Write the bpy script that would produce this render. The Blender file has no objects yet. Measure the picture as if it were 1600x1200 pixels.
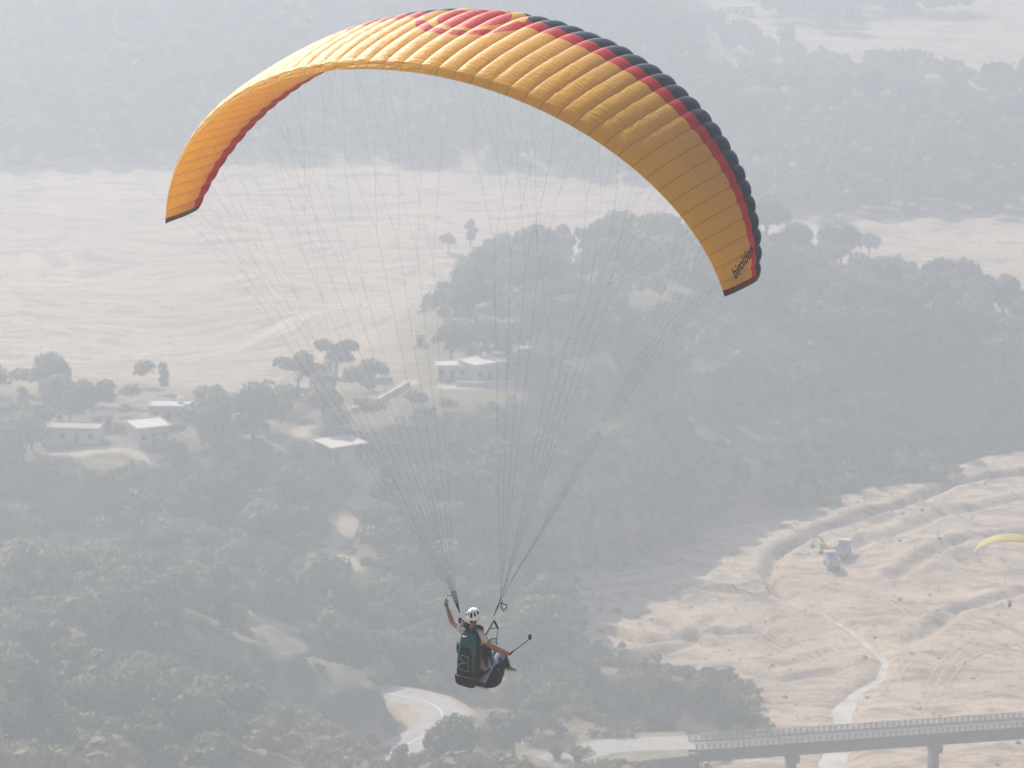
import bpy, math, random
import numpy as np
from mathutils import Vector, Matrix

# ------------------------------------------------------------------ camera, sky, sun, exposure
scene = bpy.context.scene
COL = scene.collection
FPX = 6000.0                       # focal length in photograph pixels (1600 wide)
PITCH = math.radians(-14.0)
CAM = np.array([0.0, 0.0, 220.0])
cam_d = bpy.data.cameras.new('camera')
cam = bpy.data.objects.new('camera', cam_d); COL.objects.link(cam)
cam.location = CAM; cam.rotation_euler = (math.radians(90) + PITCH, 0, 0)
cam_d.sensor_width = 36.0; cam_d.lens = 36.0 * FPX / 1600.0
cam_d.clip_start = 0.5; cam_d.clip_end = 20000
cam_d.dof.use_dof = True; cam_d.dof.focus_distance = 63.5; cam_d.dof.aperture_fstop = 4.0
scene.camera = cam

SUN_AZ, SUN_EL = math.radians(-30), math.radians(39)     # azimuth measured from the view direction
world = bpy.data.worlds.new('World'); scene.world = world; world.use_nodes = True
wn = world.node_tree.nodes; wl = world.node_tree.links
bg = wn['Background']; sky = wn.new('ShaderNodeTexSky'); sky.sky_type = 'NISHITA'; sky.sun_disc = False
sky.sun_elevation = SUN_EL; sky.sun_rotation = SUN_AZ; sky.dust_density = 3.0; sky.altitude = 900
wl.new(sky.outputs[0], bg.inputs[0]); bg.inputs[1].default_value = 0.12
sun_d = bpy.data.lights.new('sun', 'SUN'); sun_d.energy = 5.0; sun_d.angle = math.radians(0.6); sun_d.color = (1.0, 0.95, 0.87)
sun = bpy.data.objects.new('sun', sun_d); COL.objects.link(sun)
SUNV = Vector((math.sin(SUN_AZ) * math.cos(SUN_EL), math.cos(SUN_AZ) * math.cos(SUN_EL), math.sin(SUN_EL)))
sun.rotation_euler = SUNV.to_track_quat('Z', 'Y').to_euler(); sun.location = (-200, 300, 600)
vs = scene.view_settings
vs.view_transform = 'Standard'; vs.look = 'None'; vs.gamma = 1.0; vs.exposure = 1.0; vs.use_curve_mapping = False
scene.render.engine = 'CYCLES'
cy = scene.cycles
cy.max_bounces = 8; cy.diffuse_bounces = 5; cy.glossy_bounces = 2; cy.transmission_bounces = 4; cy.volume_bounces = 1
cy.use_denoising = True; cy.use_adaptive_sampling = False
HAZE_DENSITY = 0.00128

random.seed(7); RNG = np.random.default_rng(11)

# ------------------------------------------------------------------ geometry of the view (used to survey the place)
CF = np.array([0, math.cos(PITCH), math.sin(PITCH)]); CR = np.array([1.0, 0, 0]); CU = np.cross(CR, CF)
def ray(px, py): return CF + CR * (px - 800) / FPX - CU * (py - 600) / FPX
def at_depth(px, py, z): return CAM + z * ray(px, py)
def at_y(px, py, y):
    d = ray(px, py); return CAM + d * (y / d[1])
def at_z(px, py, z):
    d = ray(px, py); return CAM + d * ((z - CAM[2]) / d[2])
def project(P):
    d = np.asarray(P) - CAM; z = d @ CF
    return 800 + FPX * (d @ CR) / z, 600 - FPX * (d @ CU) / z, z

# ------------------------------------------------------------------ helpers
def mesh_from(name, V, F, mat=None, smooth=False, uv=None, attrs=None):
    me = bpy.data.meshes.new(name)
    V = np.asarray(V, dtype=np.float64)
    if isinstance(F, np.ndarray):
        n, k = F.shape
        me.vertices.add(len(V)); me.vertices.foreach_set('co', V.astype(np.float32).ravel())
        me.loops.add(n * k); me.loops.foreach_set('vertex_index', F.astype(np.int32).ravel())
        me.polygons.add(n); me.polygons.foreach_set('loop_start', np.arange(0, n * k, k, dtype=np.int32))
        me.update(calc_edges=True)
    else:
        me.from_pydata([tuple(v) for v in V], [], [tuple(f) for f in F])
    if uv is not None:
        l = me.uv_layers.new(name='UVMap'); idx = np.empty(len(me.loops), dtype=np.int32)
        me.loops.foreach_get('vertex_index', idx)
        l.data.foreach_set('uv', np.asarray(uv, dtype=np.float32)[idx].ravel())
    for k, a in (attrs or {}).items():
        at = me.attributes.new(k, 'FLOAT', 'POINT'); at.data.foreach_set('value', np.asarray(a, dtype=np.float32))
    if smooth: me.polygons.foreach_set('use_smooth', np.ones(len(me.polygons), dtype=bool))
    if mat: me.materials.append(mat)
    me.validate(); me.update()
    return me
def link(name, data, parent=None, loc=None):
    o = bpy.data.objects.new(name, data); COL.objects.link(o)
    if parent is not None: o.parent = parent
    if loc is not None: o.location = loc
    return o
def empty(name, loc, rz=0.0):
    o = bpy.data.objects.new(name, None); COL.objects.link(o); o.location = loc; o.rotation_euler = (0, 0, rz); o.empty_display_size = 0.3
    return o
def tag(o, label=None, cat=None, group=None, kind=None):
    if label: o['label'] = label
    if cat: o['category'] = cat
    if group: o['group'] = group
    if kind: o['kind'] = kind
    return o

class MB:
    """collects shapes for one mesh"""
    def __init__(s): s.V = []; s.F = []
    def add(s, V, F):
        b = len(s.V); s.V += [tuple(v) for v in V]; s.F += [tuple(i + b for i in f) for f in F]; return s
    def box(s, c, d, rz=0.0, top=1.0):
        x, y, z = d[0] / 2, d[1] / 2, d[2] / 2; ca, sa = math.cos(rz), math.sin(rz); V = []
        for k, sz in ((1.0, -z), (top, z)):
            for sx, sy in ((-1, -1), (1, -1), (1, 1), (-1, 1)):
                a, b = sx * x * k, sy * y * k; V.append((c[0] + a * ca - b * sa, c[1] + a * sa + b * ca, c[2] + sz))
        return s.add(V, [(0, 3, 2, 1), (4, 5, 6, 7), (0, 1, 5, 4), (1, 2, 6, 5), (2, 3, 7, 6), (3, 0, 4, 7)])
    def tube(s, pts, rad, n=8, cap=True, flat=None):
        P = [Vector(p) for p in pts]; m = len(P)
        rads = rad if isinstance(rad, (list, tuple)) else [rad] * m
        V = []; prev = None
        for i in range(m):
            t = (P[min(i + 1, m - 1)] - P[max(i - 1, 0)]).normalized()
            if prev is None:
                a = Vector((0, 0, 1)) if abs(t.z) < .9 else Vector((1, 0, 0)); u = t.cross(a).normalized()
            else: u = (prev - t * prev.dot(t)).normalized()
            prev = u; w = t.cross(u)
            for k in range(n):
                an = 2 * math.pi * k / n
                V.append(P[i] + (u * math.cos(an) + w * math.sin(an) * (flat or 1.0)) * rads[i])
        F = []
        for i in range(m - 1):
            for k in range(n):
                a = i * n + k; b = i * n + (k + 1) % n; F.append((a, b, b + n, a + n))
        if cap: F.append(tuple(range(n - 1, -1, -1))); F.append(tuple(range((m - 1) * n, m * n)))
        return s.add(V, F)
    def sphere(s, c, r, nu=12, nv=8):
        r = r if isinstance(r, (tuple, list)) else (r, r, r); V = []; F = []
        for i in range(nv + 1):
            ph = math.pi * i / nv
            for k in range(nu):
                th = 2 * math.pi * k / nu
                V.append((c[0] + r[0] * math.sin(ph) * math.cos(th), c[1] + r[1] * math.sin(ph) * math.sin(th), c[2] + r[2] * math.cos(ph)))
        for i in range(nv):
            for k in range(nu):
                a = i * nu + k; b = i * nu + (k + 1) % nu; F.append((a, a + nu, b + nu, b))
        return s.add(V, F)
    def prism(s, poly, z0, z1):
        n = len(poly); V = [(p[0], p[1], z0) for p in poly] + [(p[0], p[1], z1) for p in poly]
        return s.add(V, [tuple(range(n - 1, -1, -1)), tuple(range(n, 2 * n))] + [(i, (i + 1) % n, (i + 1) % n + n, i + n) for i in range(n)])
    def mesh(s, name, mat, smooth=False): return mesh_from(name, s.V, s.F, mat, smooth)
    def build(s, name, mat, parent=None, smooth=False, loc=None): return link(name, s.mesh(name, mat, smooth), parent, loc)

# ---- shader helpers
def new_mat(name):
    m = bpy.data.materials.new(name); m.use_nodes = True; nt = m.node_tree; nt.nodes.clear()
    out = nt.nodes.new('ShaderNodeOutputMaterial'); return m, nt, out
class NT:
    def __init__(s, nt): s.nt = nt
    def n(s, t, **kw):
        nd = s.nt.nodes.new(t)
        for k, v in kw.items(): setattr(nd, k, v)
        return nd
    def put(s, sock, v):
        if isinstance(v, bpy.types.NodeSocket): s.nt.links.new(v, sock)
        elif isinstance(v, (tuple, list)) and len(v) == 3 and sock.type == 'RGBA': sock.default_value = (*v, 1)
        else: sock.default_value = v
    def m(s, op, a, b=0.0, c=0.0, clamp=False):
        nd = s.n('ShaderNodeMath', operation=op, use_clamp=clamp)
        for i, v in enumerate((a, b, c)): s.put(nd.inputs[i], v)
        return nd.outputs[0]
    def mix(s, f, a, b):
        nd = s.n('ShaderNodeMix', data_type='RGBA'); s.put(nd.inputs[0], f); s.put(nd.inputs[6], a); s.put(nd.inputs[7], b); return nd.outputs[2]
    def noise(s, vec, scale, detail=4, rough=0.55):
        nd = s.n('ShaderNodeTexNoise'); s.put(nd.inputs['Vector'], vec); nd.inputs['Scale'].default_value = scale
        nd.inputs['Detail'].default_value = detail; nd.inputs['Roughness'].default_value = rough; return nd.outputs['Fac']
    def ramp(s, f, lo, hi):
        nd = s.n('ShaderNodeMapRange'); s.put(nd.inputs[0], f); nd.inputs[1].default_value = lo; nd.inputs[2].default_value = hi; return nd.outputs[0]
    def attr(s, name):
        nd = s.n('ShaderNodeAttribute', attribute_name=name); return nd.outputs['Fac']
    def mapped(s, vec, sc, rot=(0, 0, 0)):
        nd = s.n('ShaderNodeMapping'); s.put(nd.inputs[0], vec); nd.inputs['Scale'].default_value = sc; nd.inputs['Rotation'].default_value = rot; return nd.outputs[0]
    def bump(s, h, strength, dist):
        nd = s.n('ShaderNodeBump'); nd.inputs['Strength'].default_value = strength; nd.inputs['Distance'].default_value = dist; s.put(nd.inputs['Height'], h); return nd.outputs[0]
def plain(name, col, rough=0.7, var=0.25, scale=3.0, metal=0.0, bump=0.0, spec=0.15):
    m, nt, out = new_mat(name); T = NT(nt); tc = T.n('ShaderNodeTexCoord').outputs['Object']
    f = T.noise(tc, scale, 5)
    lo = tuple(c * (1 - var) for c in col); hi = tuple(min(1, c * (1 + var)) for c in col)
    p = T.n('ShaderNodeBsdfPrincipled'); T.put(p.inputs['Base Color'], T.mix(T.ramp(f, .3, .7), lo, hi))
    p.inputs['Roughness'].default_value = rough; p.inputs['Metallic'].default_value = metal; p.inputs['Specular IOR Level'].default_value = spec
    if bump: T.put(p.inputs['Normal'], T.bump(T.noise(tc, scale * 6, 3), bump, 0.02))
    nt.links.new(p.outputs[0], out.inputs[0]); return m

# ------------------------------------------------------------------ terrain height
def vnoise(x, y, seed=0):
    xi = np.floor(x).astype(np.int64); yi = np.floor(y).astype(np.int64); xf = x - xi; yf = y - yi
    def h(a, b):
        n = (a * 374761393 + b * 668265263 + seed * 974634777) & 0xffffffff
        n = ((n ^ (n >> 13)) * 1274126177) & 0xffffffff; n = n ^ (n >> 16); return (n & 0xffff) / 65535.0
    u = xf * xf * (3 - 2 * xf); v = yf * yf * (3 - 2 * yf)
    return (h(xi, yi) * (1 - u) + h(xi + 1, yi) * u) * (1 - v) + (h(xi, yi + 1) * (1 - u) + h(xi + 1, yi + 1) * u) * v
def fbm(x, y, sc, octv=4, seed=0):
    r = 0; a = .5
    for k in range(octv): r = r + a * vnoise(x / sc, y / sc, seed + k); a *= .5; sc *= .5
    return r / (1 - .5 ** octv)
def sstep(x, a, b):
    t = np.clip((x - a) / (b - a), 0, 1); return t * t * (3 - 2 * t)

# surveyed spot heights: (pixel x, pixel y, distance y)
SURVEY = [(0,1200,490),(150,1200,500),(300,1200,515),(450,1200,540),(600,1200,565),(-250,1200,480),
 (0,1060,520),(150,1100,528),(300,1150,545),(450,1190,560),(-250,1040,515),
 (200,985,590),(350,975,592),(470,985,594),(560,1050,598),(640,1120,600),(0,985,588),(-250,960,588),
 (300,1085,573),(400,1130,578),(500,1150,584),(150,1070,568),
 (100,900,655),(300,900,660),(500,900,662),(-200,890,655),(620,980,640),
 (0,720,690),(150,705,690),(300,720,692),(480,745,692),(-200,720,690),(600,820,688),
 (0,640,715),(150,655,705),(280,650,712),(520,700,702),(620,690,712),(-200,640,715),
 (0,600,760),(200,605,760),(400,620,755),(560,600,750),(-200,600,760),(0,575,900),(300,578,895),(600,560,860),
 (700,1200,575),(680,1120,606),(640,1085,622),(760,1150,600),(700,1090,622),(760,1040,640),(760,950,665),(760,850,690),(760,750,712),
 (760,650,730),(760,605,738),(750,560,760),(760,490,800),(800,440,840),(720,428,872),(660,460,872),
 (920,1000,672),(940,900,700),(900,800,718),(950,700,745),(950,600,775),(950,500,800),(950,430,830),(960,405,860),
 (1110,840,746),(1100,760,760),(1110,690,775),(1100,600,800),(1100,500,825),(1100,430,855),(1150,385,880),
 (1310,790,780),(1300,700,800),(1300,600,822),(1300,500,845),(1300,450,868),(1300,425,885),
 (1500,740,803),(1500,650,825),(1500,550,845),(1500,495,868),(1590,700,826),(1600,535,878),
 (1750,545,878),(1750,690,830),(2000,545,878),(2000,690,830),
 (1000,1060,640),(1100,1060,642),(1150,1065,643),(1000,1160,600),(1050,1165,599),(860,1100,620),(900,1125,612),(860,1200,585),(980,1200,585)]
CP = [tuple(at_y(*s)) for s in SURVEY]
CP += [(-65, 560, 27), (-90, 555, 27)]
for px, py in ((1250,1190),(1400,1190),(1600,1190),(1800,1190),(1250,1080),(1400,1080),(1600,1060),(1850,1060),(1220,960),(1100,930),(1000,970),(1050,1030),(1350,920),(1500,920),(1650,900),(1850,900),(1200,870),(1300,840),(1450,820),(1600,800),(1650,760),(1850,780),(2100,900),(1130,900),(1250,1130)):
    CP.append(tuple(at_z(px, py, 0.0)))
for x in (-420, -250, -120, 0, 120, 250, 420):
    for y in (1000, 1120): CP.append((x, y, 0.0))
for x in (-300, 300): CP += [(x, 500, 45.0 if x < 0 else 12), (x, 650, 30.0 if x < 0 else 0), (x, 720, 34 if x < 0 else 0), (x, 850, 10.0 if x < 0 else 20)]
CP += [(60, 480, 8), (0, 490, 30), (130, 490, 4), (20, 550, 14)]
for px, py, z in ((985,1128,1.5),(1050,1131,1.2),(1110,1131,.8),(1165,1126,.4)): CP.append(tuple(at_z(px, py, z)))
CP = np.array(CP)
_D = np.hypot(CP[:, None, 0] - CP[None, :, 0], CP[:, None, 1] - CP[None, :, 1])
_n = len(CP)
_A = np.zeros((_n + 1, _n + 1)); _A[:_n, :_n] = _D - np.eye(_n) * 2.0; _A[:_n, _n] = 1; _A[_n, :_n] = 1
_W = np.linalg.solve(_A, np.append(CP[:, 2], 0))
def rbf(x, y):
    sh = x.shape; x = x.ravel(); y = y.ravel(); out = np.empty(len(x))
    for i in range(0, len(x), 20000):
        xs = x[i:i + 20000, None]; ys = y[i:i + 20000, None]
        out[i:i + 20000] = np.sqrt((xs - CP[:, 0]) ** 2 + (ys - CP[:, 1]) ** 2) @ _W[:-1] + _W[-1]
    return out.reshape(sh)

RIVER_PX = [(1190,1128),(1178,1072),(1060,1042),(925,1030),(905,985),(880,935),(960,885),(1085,862),(1095,820),(1190,800),(1318,794),(1306,776),(1400,757),(1488,755),(1500,726),(1600,706),(1800,690),(2300,690),(2300,1330),(1030,1330),(1090,1215),(1200,1150)]
RIVER = np.array([at_z(px, py, 0.0)[:2] for px, py in RIVER_PX])
def seg_dist(x, y, P, closed=False):
    d = np.full(np.shape(x), 1e9); n = len(P)
    for i in range(n if closed else n - 1):
        a = P[i]; b = P[(i + 1) % n]; e = b - a; L = e @ e + 1e-9
        t = np.clip(((x - a[0]) * e[0] + (y - a[1]) * e[1]) / L, 0, 1)
        d = np.minimum(d, np.hypot(x - a[0] - t * e[0], y - a[1] - t * e[1]))
    return d
def inside(x, y, P):
    r = np.zeros(np.shape(x), bool); n = len(P)
    for i in range(n):
        a = P[i]; b = P[(i + 1) % n]
        c = ((a[1] > y) != (b[1] > y)) & (x < (b[0] - a[0]) * (y - a[1]) / (b[1] - a[1] + 1e-12) + a[0]); r ^= c
    return r
def sdist(x, y, P):
    d = seg_dist(x, y, P, True); return np.where(inside(x, y, P), d, -d)      # + inside
def pxline(pts, z=0.0): return np.array([at_z(px, py, z)[:2] for px, py in pts])
CHANNEL = pxline([(1900,700),(1600,738),(1500,752),(1440,775),(1390,795),(1330,812),(1270,830),(1215,862),(1200,895),(1225,922),(1270,945)])
STREAM = pxline([(1270,945),(1330,980),(1384,1028),(1376,1054),(1336,1078),(1316,1105),(1322,1140),(1300,1180),(1290,1230),(1330,1330)])
STREAM_W = [.25, .6, .8, .8, 1.0, 2.6, 2.2, 3.4, 4.0, 4.0]
SIDE_STREAM = pxline([(1186,1104),(1240,1118),(1285,1132),(1318,1146)])
SIDE_W = [.7, 1.0, 1.3, 1.2]
DRY = [pxline([(940,985),(1010,1000),(1090,990),(1180,985)]), pxline([(960,1030),(1030,1020),(1080,1000),(1110,965)]),
       pxline([(1130,905),(1210,925),(1290,975),(1300,1010)]), pxline([(1600,830),(1500,842),(1460,860),(1400,900)]),
       pxline([(1130,1045),(1220,1062),(1300,1050)]), pxline([(1600,925),(1500,950),(1420,1000),(1400,1060)]), pxline([(1330,850),(1420,825),(1480,800),(1600,780)]),
       pxline([(1000,930),(1080,915),(1180,925)])]
TRACKS = [pxline([(1240,960),(1290,990),(1310,1010),(1330,1050)]), pxline([(1425,960),(1410,1000),(1430,1020),(1400,1050)]), pxline([(1180,1040),(1270,1060),(1320,1080)]), pxline([(1290,900),(1380,930),(1430,960)]),
          pxline([(1600,1000),(1520,1020),(1470,1070),(1440,1130)])]
ROAD = np.array([at_z(px, py, 12.0)[:2] for px, py in ((560,1090),(600,1084),(640,1090),(668,1097),(686,1108),(691,1122),(680,1138),(655,1153),(622,1170),(560,1200))])
ROAD_Z = 12.0
PLAINX = [(640,1100)]

def height(x, y):
    x = np.asarray(x, float); y = np.asarray(y, float)
    z = rbf(x, y)
    # river bed: flat, with banks, bars, gullies
    sd = sdist(x, y, RIVER)
    k = sstep(sd, -3.4, .8)
    bed = (fbm(x, y * .7, 30, 4, 3) - .5) * 1.2 + (fbm(x + y * .4, y * .6, 8, 5, 9) - .5) * .9 - .5 * np.abs(2 * fbm(x * .6 - y * .25, y * .45, 9, 3, 14) - 1)
    bed = bed + .55 * (np.abs(2 * fbm(x + .3 * y, y * .8, 5.5, 4, 15) - 1) - .25) + .35 * (fbm(x, y, 2.6, 2, 16) - .5)
    d = seg_dist(x, y, CHANNEL); bed = bed - 2.0 * np.exp(-(d / 1.35) ** 2) + .45 * np.exp(-((d - 3.2) / 1.5) ** 2)
    for D in DRY:
        d = seg_dist(x, y, D) + 2.5 * (fbm(x, y, 9, 2, 5) - .5); bed = bed - 1.3 * np.exp(-(d / 1.5) ** 2) + .4 * np.exp(-((d - 3.5) / 1.5) ** 2)
    for D in TRACKS:
        d = seg_dist(x, y, D); bed = bed - .25 * np.exp(-((d - .9) / .35) ** 2)
    ds = np.minimum(seg_dist(x, y, STREAM), seg_dist(x, y, SIDE_STREAM) + 2)
    sw = np.interp(-y, -STREAM[::-1, 1][::-1], np.array(STREAM_W)) + .55
    bed = np.where(ds < 14, bed * sstep(ds, 3, 13) - 1.15 * np.exp(-(ds / (sw * .95)) ** 2) + .5 * (fbm(x, y, 4.5, 3, 23) - .5) * sstep(ds, 12, 5), bed)
    bed = bed + 1.3 * sstep(sd, 9, 0) * (fbm(x, y, 14, 2, 21) - .35)
    rb = (fbm(x, y, 22, 4, 1) - .5) * 5.0 * sstep(y, 470, 520)
    # steps added to the slopes for bands of light and shade, edges meandering
    zz = z + rb + 3.0 + (fbm(x, y, 45, 3, 25) - .5) * 7.0; fr = zz / 12.0 - np.floor(zz / 12.0)
    st = (np.floor(zz / 12.0) + .22 * fr + .78 * sstep(fr, .52, .92)) * 12.0 - 3.0
    z = (z + rb) * .25 + st * .75
    z = z * (1 - k) + bed * k
    # far plain and far hills
    pk = sstep(y, 905, 985); plain_h = (fbm(x * .5, y, 40, 3, 17) - .5) * 1.6
    z = z * (1 - pk) + plain_h * pk
    edge = 1150 + 60 * (fbm(x, y * 0, 160, 3, 31) - .5) - sstep(x, -80, 110) * 70
    left = sstep(-x, -95, 30)
    far = sstep(y, edge, edge + 190) * (78 * left + 10 * (1 - left) * sstep(y, 1290, 1230)) * (.65 + .7 * fbm(x, y, 120, 4, 33))
    far = far + sstep(y, 1600, 2600) * (60 + 90 * fbm(x, y, 700, 4, 35))
    side = sstep(np.abs(x), 420, 1300) * (30 + 120 * fbm(x, y, 500, 4, 37))
    z = z + far + side * sstep(y, 200, 700)
    # the launch hill the camera stands on
    yy = np.clip(y, -400, 490)
    launch = np.where(yy < 95, 218.3 - 1.22 * np.clip(yy, 0, 95), 102.4 - (yy - 95) * .155)
    launch = np.where(y < 0, 218.3 - 2.0 * sstep(-y, 0, 60), launch) - sstep(np.abs(x), 120, 900) * 60 * sstep(y, 300, -200) 
    lk = sstep(y, 500, 400)
    z = z * (1 - lk) + (launch + (fbm(x, y, 60, 4, 41) - .5) * 14 * sstep(np.abs(y), 5, 90)) * lk
    # road bench
    d = seg_dist(x, y, ROAD); kr = sstep(d, 9.0, 4.6); z = z * (1 - kr) + ROAD_Z * kr
    return z
def h1(x, y): return float(height(np.array([x]), np.array([y]))[0])

def spread(a, b, step): return np.arange(a, b, step)
xs = np.concatenate([[-6000, -4500, -3200, -2300, -1600, -1200, -900, -700, -560, -460, -380, -320, -270, -235, -210, -192], spread(-178, 14, 1.25), spread(14, 132, .85), spread(132, 178, 1.5), [178, 192, 210, 235, 270, 320, 380, 460, 560, 700, 900, 1200, 1600, 2300, 3200, 4500, 6000]])
ys = np.concatenate([[-3000, -2000, -1200, -700, -400, -250, -150, -90, -50, -25, -10], spread(0, 100, 12), spread(100, 470, 16), spread(470, 600, 1.15), spread(600, 815, .85), spread(815, 900, 1.3), spread(900, 1000, 2.2), spread(1000, 1500, 5), spread(1500, 2000, 25), spread(2000, 3000, 80), [3000, 3500, 4200, 5000, 6000, 7500]])
GX, GY = np.meshgrid(xs, ys)
GZ = height(GX, GY)
def hg(x, y):
    """height of the built sheet (bilinear)"""
    x = np.atleast_1d(np.asarray(x, float)); y = np.atleast_1d(np.asarray(y, float))
    i = np.clip(np.searchsorted(xs, x) - 1, 0, len(xs) - 2); j = np.clip(np.searchsorted(ys, y) - 1, 0, len(ys) - 2)
    u = (x - xs[i]) / (xs[i + 1] - xs[i]); v = (y - ys[j]) / (ys[j + 1] - ys[j])
    return GZ[j, i] * (1 - u) * (1 - v) + GZ[j, i + 1] * u * (1 - v) + GZ[j + 1, i] * (1 - u) * v + GZ[j + 1, i + 1] * u * v
def hit(px, py, y0=470, y1=1600):
    """where the view ray meets the built ground"""
    yv = np.arange(y0, y1, .5); d = ray(px, py); t = yv / d[1]
    P = CAM + t[:, None] * d; g = hg(P[:, 0], P[:, 1]); k = np.argmax(P[:, 2] <= g)
    return np.array([P[k, 0], P[k, 1], g[k]])

# masks of the ground's own materials
sdR = sdist(GX, GY, RIVER)
plain_m = sstep(GY + 14 * (fbm(GX, GY, 30, 3, 51) - .5) * 2, 868, 900) * (1 - sstep(GZ, 3.0, 9.0))
field_m = sstep(GY + 18 * (fbm(GX, GY, 30, 3, 52) - .5), 738, 772) * sstep(-GX, 14, 30)
sand_m = np.maximum(.62 * field_m, sstep(sdR + 3 * (fbm(GX, GY, 6, 3, 53) - .5), -1.5, 1.0)); sand_m = np.maximum(sand_m, plain_m)
# bare clearings, paths and the eroded face of the spur
BARE = [(np.array([hit(px, py)[:2] for px, py in L]), w) for L, w in (
    ([(548,640),(585,630),(615,612),(640,598)], 1.5), ([(560,748),(575,765),(566,790)], 2.2), ([(600,752),(575,765)], 1.6), ([(545,815),(515,860)], 1.6), ([(520,860),(560,890)], 1.4),
    ([(1088,672),(1110,682),(1130,688)], 1.6), ([(1160,672),(1180,684)], 1.8), ([(705,603),(760,604),(800,603)], 2.6), ([(440,705),(450,690),(480,668)], 1.4),
    ([(90,712),(200,705),(245,718)], 1.6), ([(880,575),(955,566)], .9), ([(1030,1168),(1090,1166)], 3.4), ([(1075,1138),(1110,1146)], 1.8), ([(350,966),(430,976),(480,990)], .9))]
bare_m = np.zeros_like(GX); nz = fbm(GX, GY, 5, 3, 57)
for L, w in BARE:
    bare_m = np.maximum(bare_m, sstep(seg_dist(GX, GY, L) + 3 * (nz - .5), w + .8, w - .6))
bare_m = np.maximum(bare_m, .8 * sstep(seg_dist(GX, GY, ROAD) + 3 * (nz - .5), 7.0, 5.0))
CLIFF = np.array([hit(px, py)[:2] for px, py in ((395,990),(480,988),(560,1045),(630,1105),(620,1150),(520,1160),(440,1120),(400,1050))])
cliff_m = sstep(sdist(GX, GY, CLIFF) + 5 * (fbm(GX, GY, 8, 3, 59) - .5), -1.5, 2.0)
GZ = GZ - cliff_m * (3.0 * np.abs(2 * fbm(GX * 1.5 + GY * .4, GY * .3, 6, 4, 61) - 1))      # gullies on the eroded face

V = np.stack([GX, GY, GZ], -1).reshape(-1, 3)
nx_, ny_ = len(xs), len(ys)
q = (np.arange(ny_ - 1)[:, None] * nx_ + np.arange(nx_ - 1)[None]).ravel()
GF = np.stack([q, q + 1, q + nx_ + 1, q + nx_], 1)

def ground_material():
    m, nt, out = new_mat('dry_ground'); T = NT(nt); tc = T.n('ShaderNodeTexCoord').outputs['Object']
    n1 = T.noise(tc, .05, 6, .6); n2 = T.noise(tc, .6, 6, .65); wv = T.n('ShaderNodeVectorMath', operation='ADD'); T.put(wv.inputs[0], tc); nw = T.n('ShaderNodeTexNoise'); T.put(nw.inputs['Vector'], tc); nw.inputs['Scale'].default_value = .012; sc_ = T.n('ShaderNodeVectorMath', operation='SCALE'); T.put(sc_.inputs[0], nw.outputs['Color']); sc_.inputs['Scale'].default_value = 90.0; T.put(wv.inputs[1], sc_.outputs[0]); n3 = T.noise(T.mapped(wv.outputs[0], (.016, .055, .02), (0, 0, -.16)), 1.0, 7, .66); n4 = T.noise(tc, .21, 5, .6)
    soil = T.mix(T.ramp(n4, .3, .7), (.13, .11, .065), (.34, .265, .16))
    soil = T.mix(T.m('MULTIPLY', T.ramp(n2, .45, .75), .5), soil, (.46, .36, .22))
    sand = T.mix(T.ramp(n3, .33, .66), (.46, .335, .23), (.74, .565, .405))
    sand = T.mix(T.m('MULTIPLY', T.ramp(n1, .38, .68), .55), sand, (.68, .50, .35))
    sand = T.mix(T.m('MULTIPLY', T.ramp(n2, .52, .72), .4), sand, (.27, .22, .165))
    sand = T.mix(T.m('MULTIPLY', T.ramp(n4, .58, .70), .5), sand, (.24, .21, .145))
    n5 = T.noise(T.mapped(wv.outputs[0], (.07, .24, .1), (0, 0, -.35)), 1.0, 8, .72); n6 = T.noise(tc, .35, 8, .75)
    sand = T.mix(T.m('MULTIPLY', T.ramp(n5, .51, .58), .70), sand, (.26, .195, .135)); sand = T.mix(T.m('MULTIPLY', T.ramp(n5, .46, .40), .5), sand, (.76, .58, .43))
    sand = T.mix(T.m('MULTIPLY', T.ramp(n6, .53, .61), .55), sand, (.28, .21, .15))
    cliff = T.mix(T.ramp(T.noise(T.mapped(tc, (.5, .12, .3)), 1.0, 5), .3, .7), (.12, .115, .085), (.23, .20, .15))
    c = T.mix(T.attr('sand'), soil, sand); c = T.mix(T.attr('cliff'), c, cliff); c = T.mix(T.attr('bare'), c, T.mix(n2, (.48, .36, .24), (.70, .56, .42)))
    p = T.n('ShaderNodeBsdfPrincipled'); T.put(p.inputs['Base Color'], c); p.inputs['Roughness'].default_value = .95; p.inputs['Specular IOR Level'].default_value = .1
    T.put(p.inputs['Normal'], T.bump(T.m('ADD', T.noise(tc, 1.2, 5, .7), T.m('MULTIPLY', n5, .9)), .8, .7))
    nt.links.new(p.outputs[0], out.inputs[0]); return m
ground = link('ground', mesh_from('ground', V, GF, ground_material(), True, attrs={'sand': sand_m.ravel(), 'bare': bare_m.ravel(), 'cliff': cliff_m.ravel()}))
tag(ground, 'dry valley ground with wooded hillsides, sandy river bed and far plain', 'ground', kind='structure')

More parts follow.
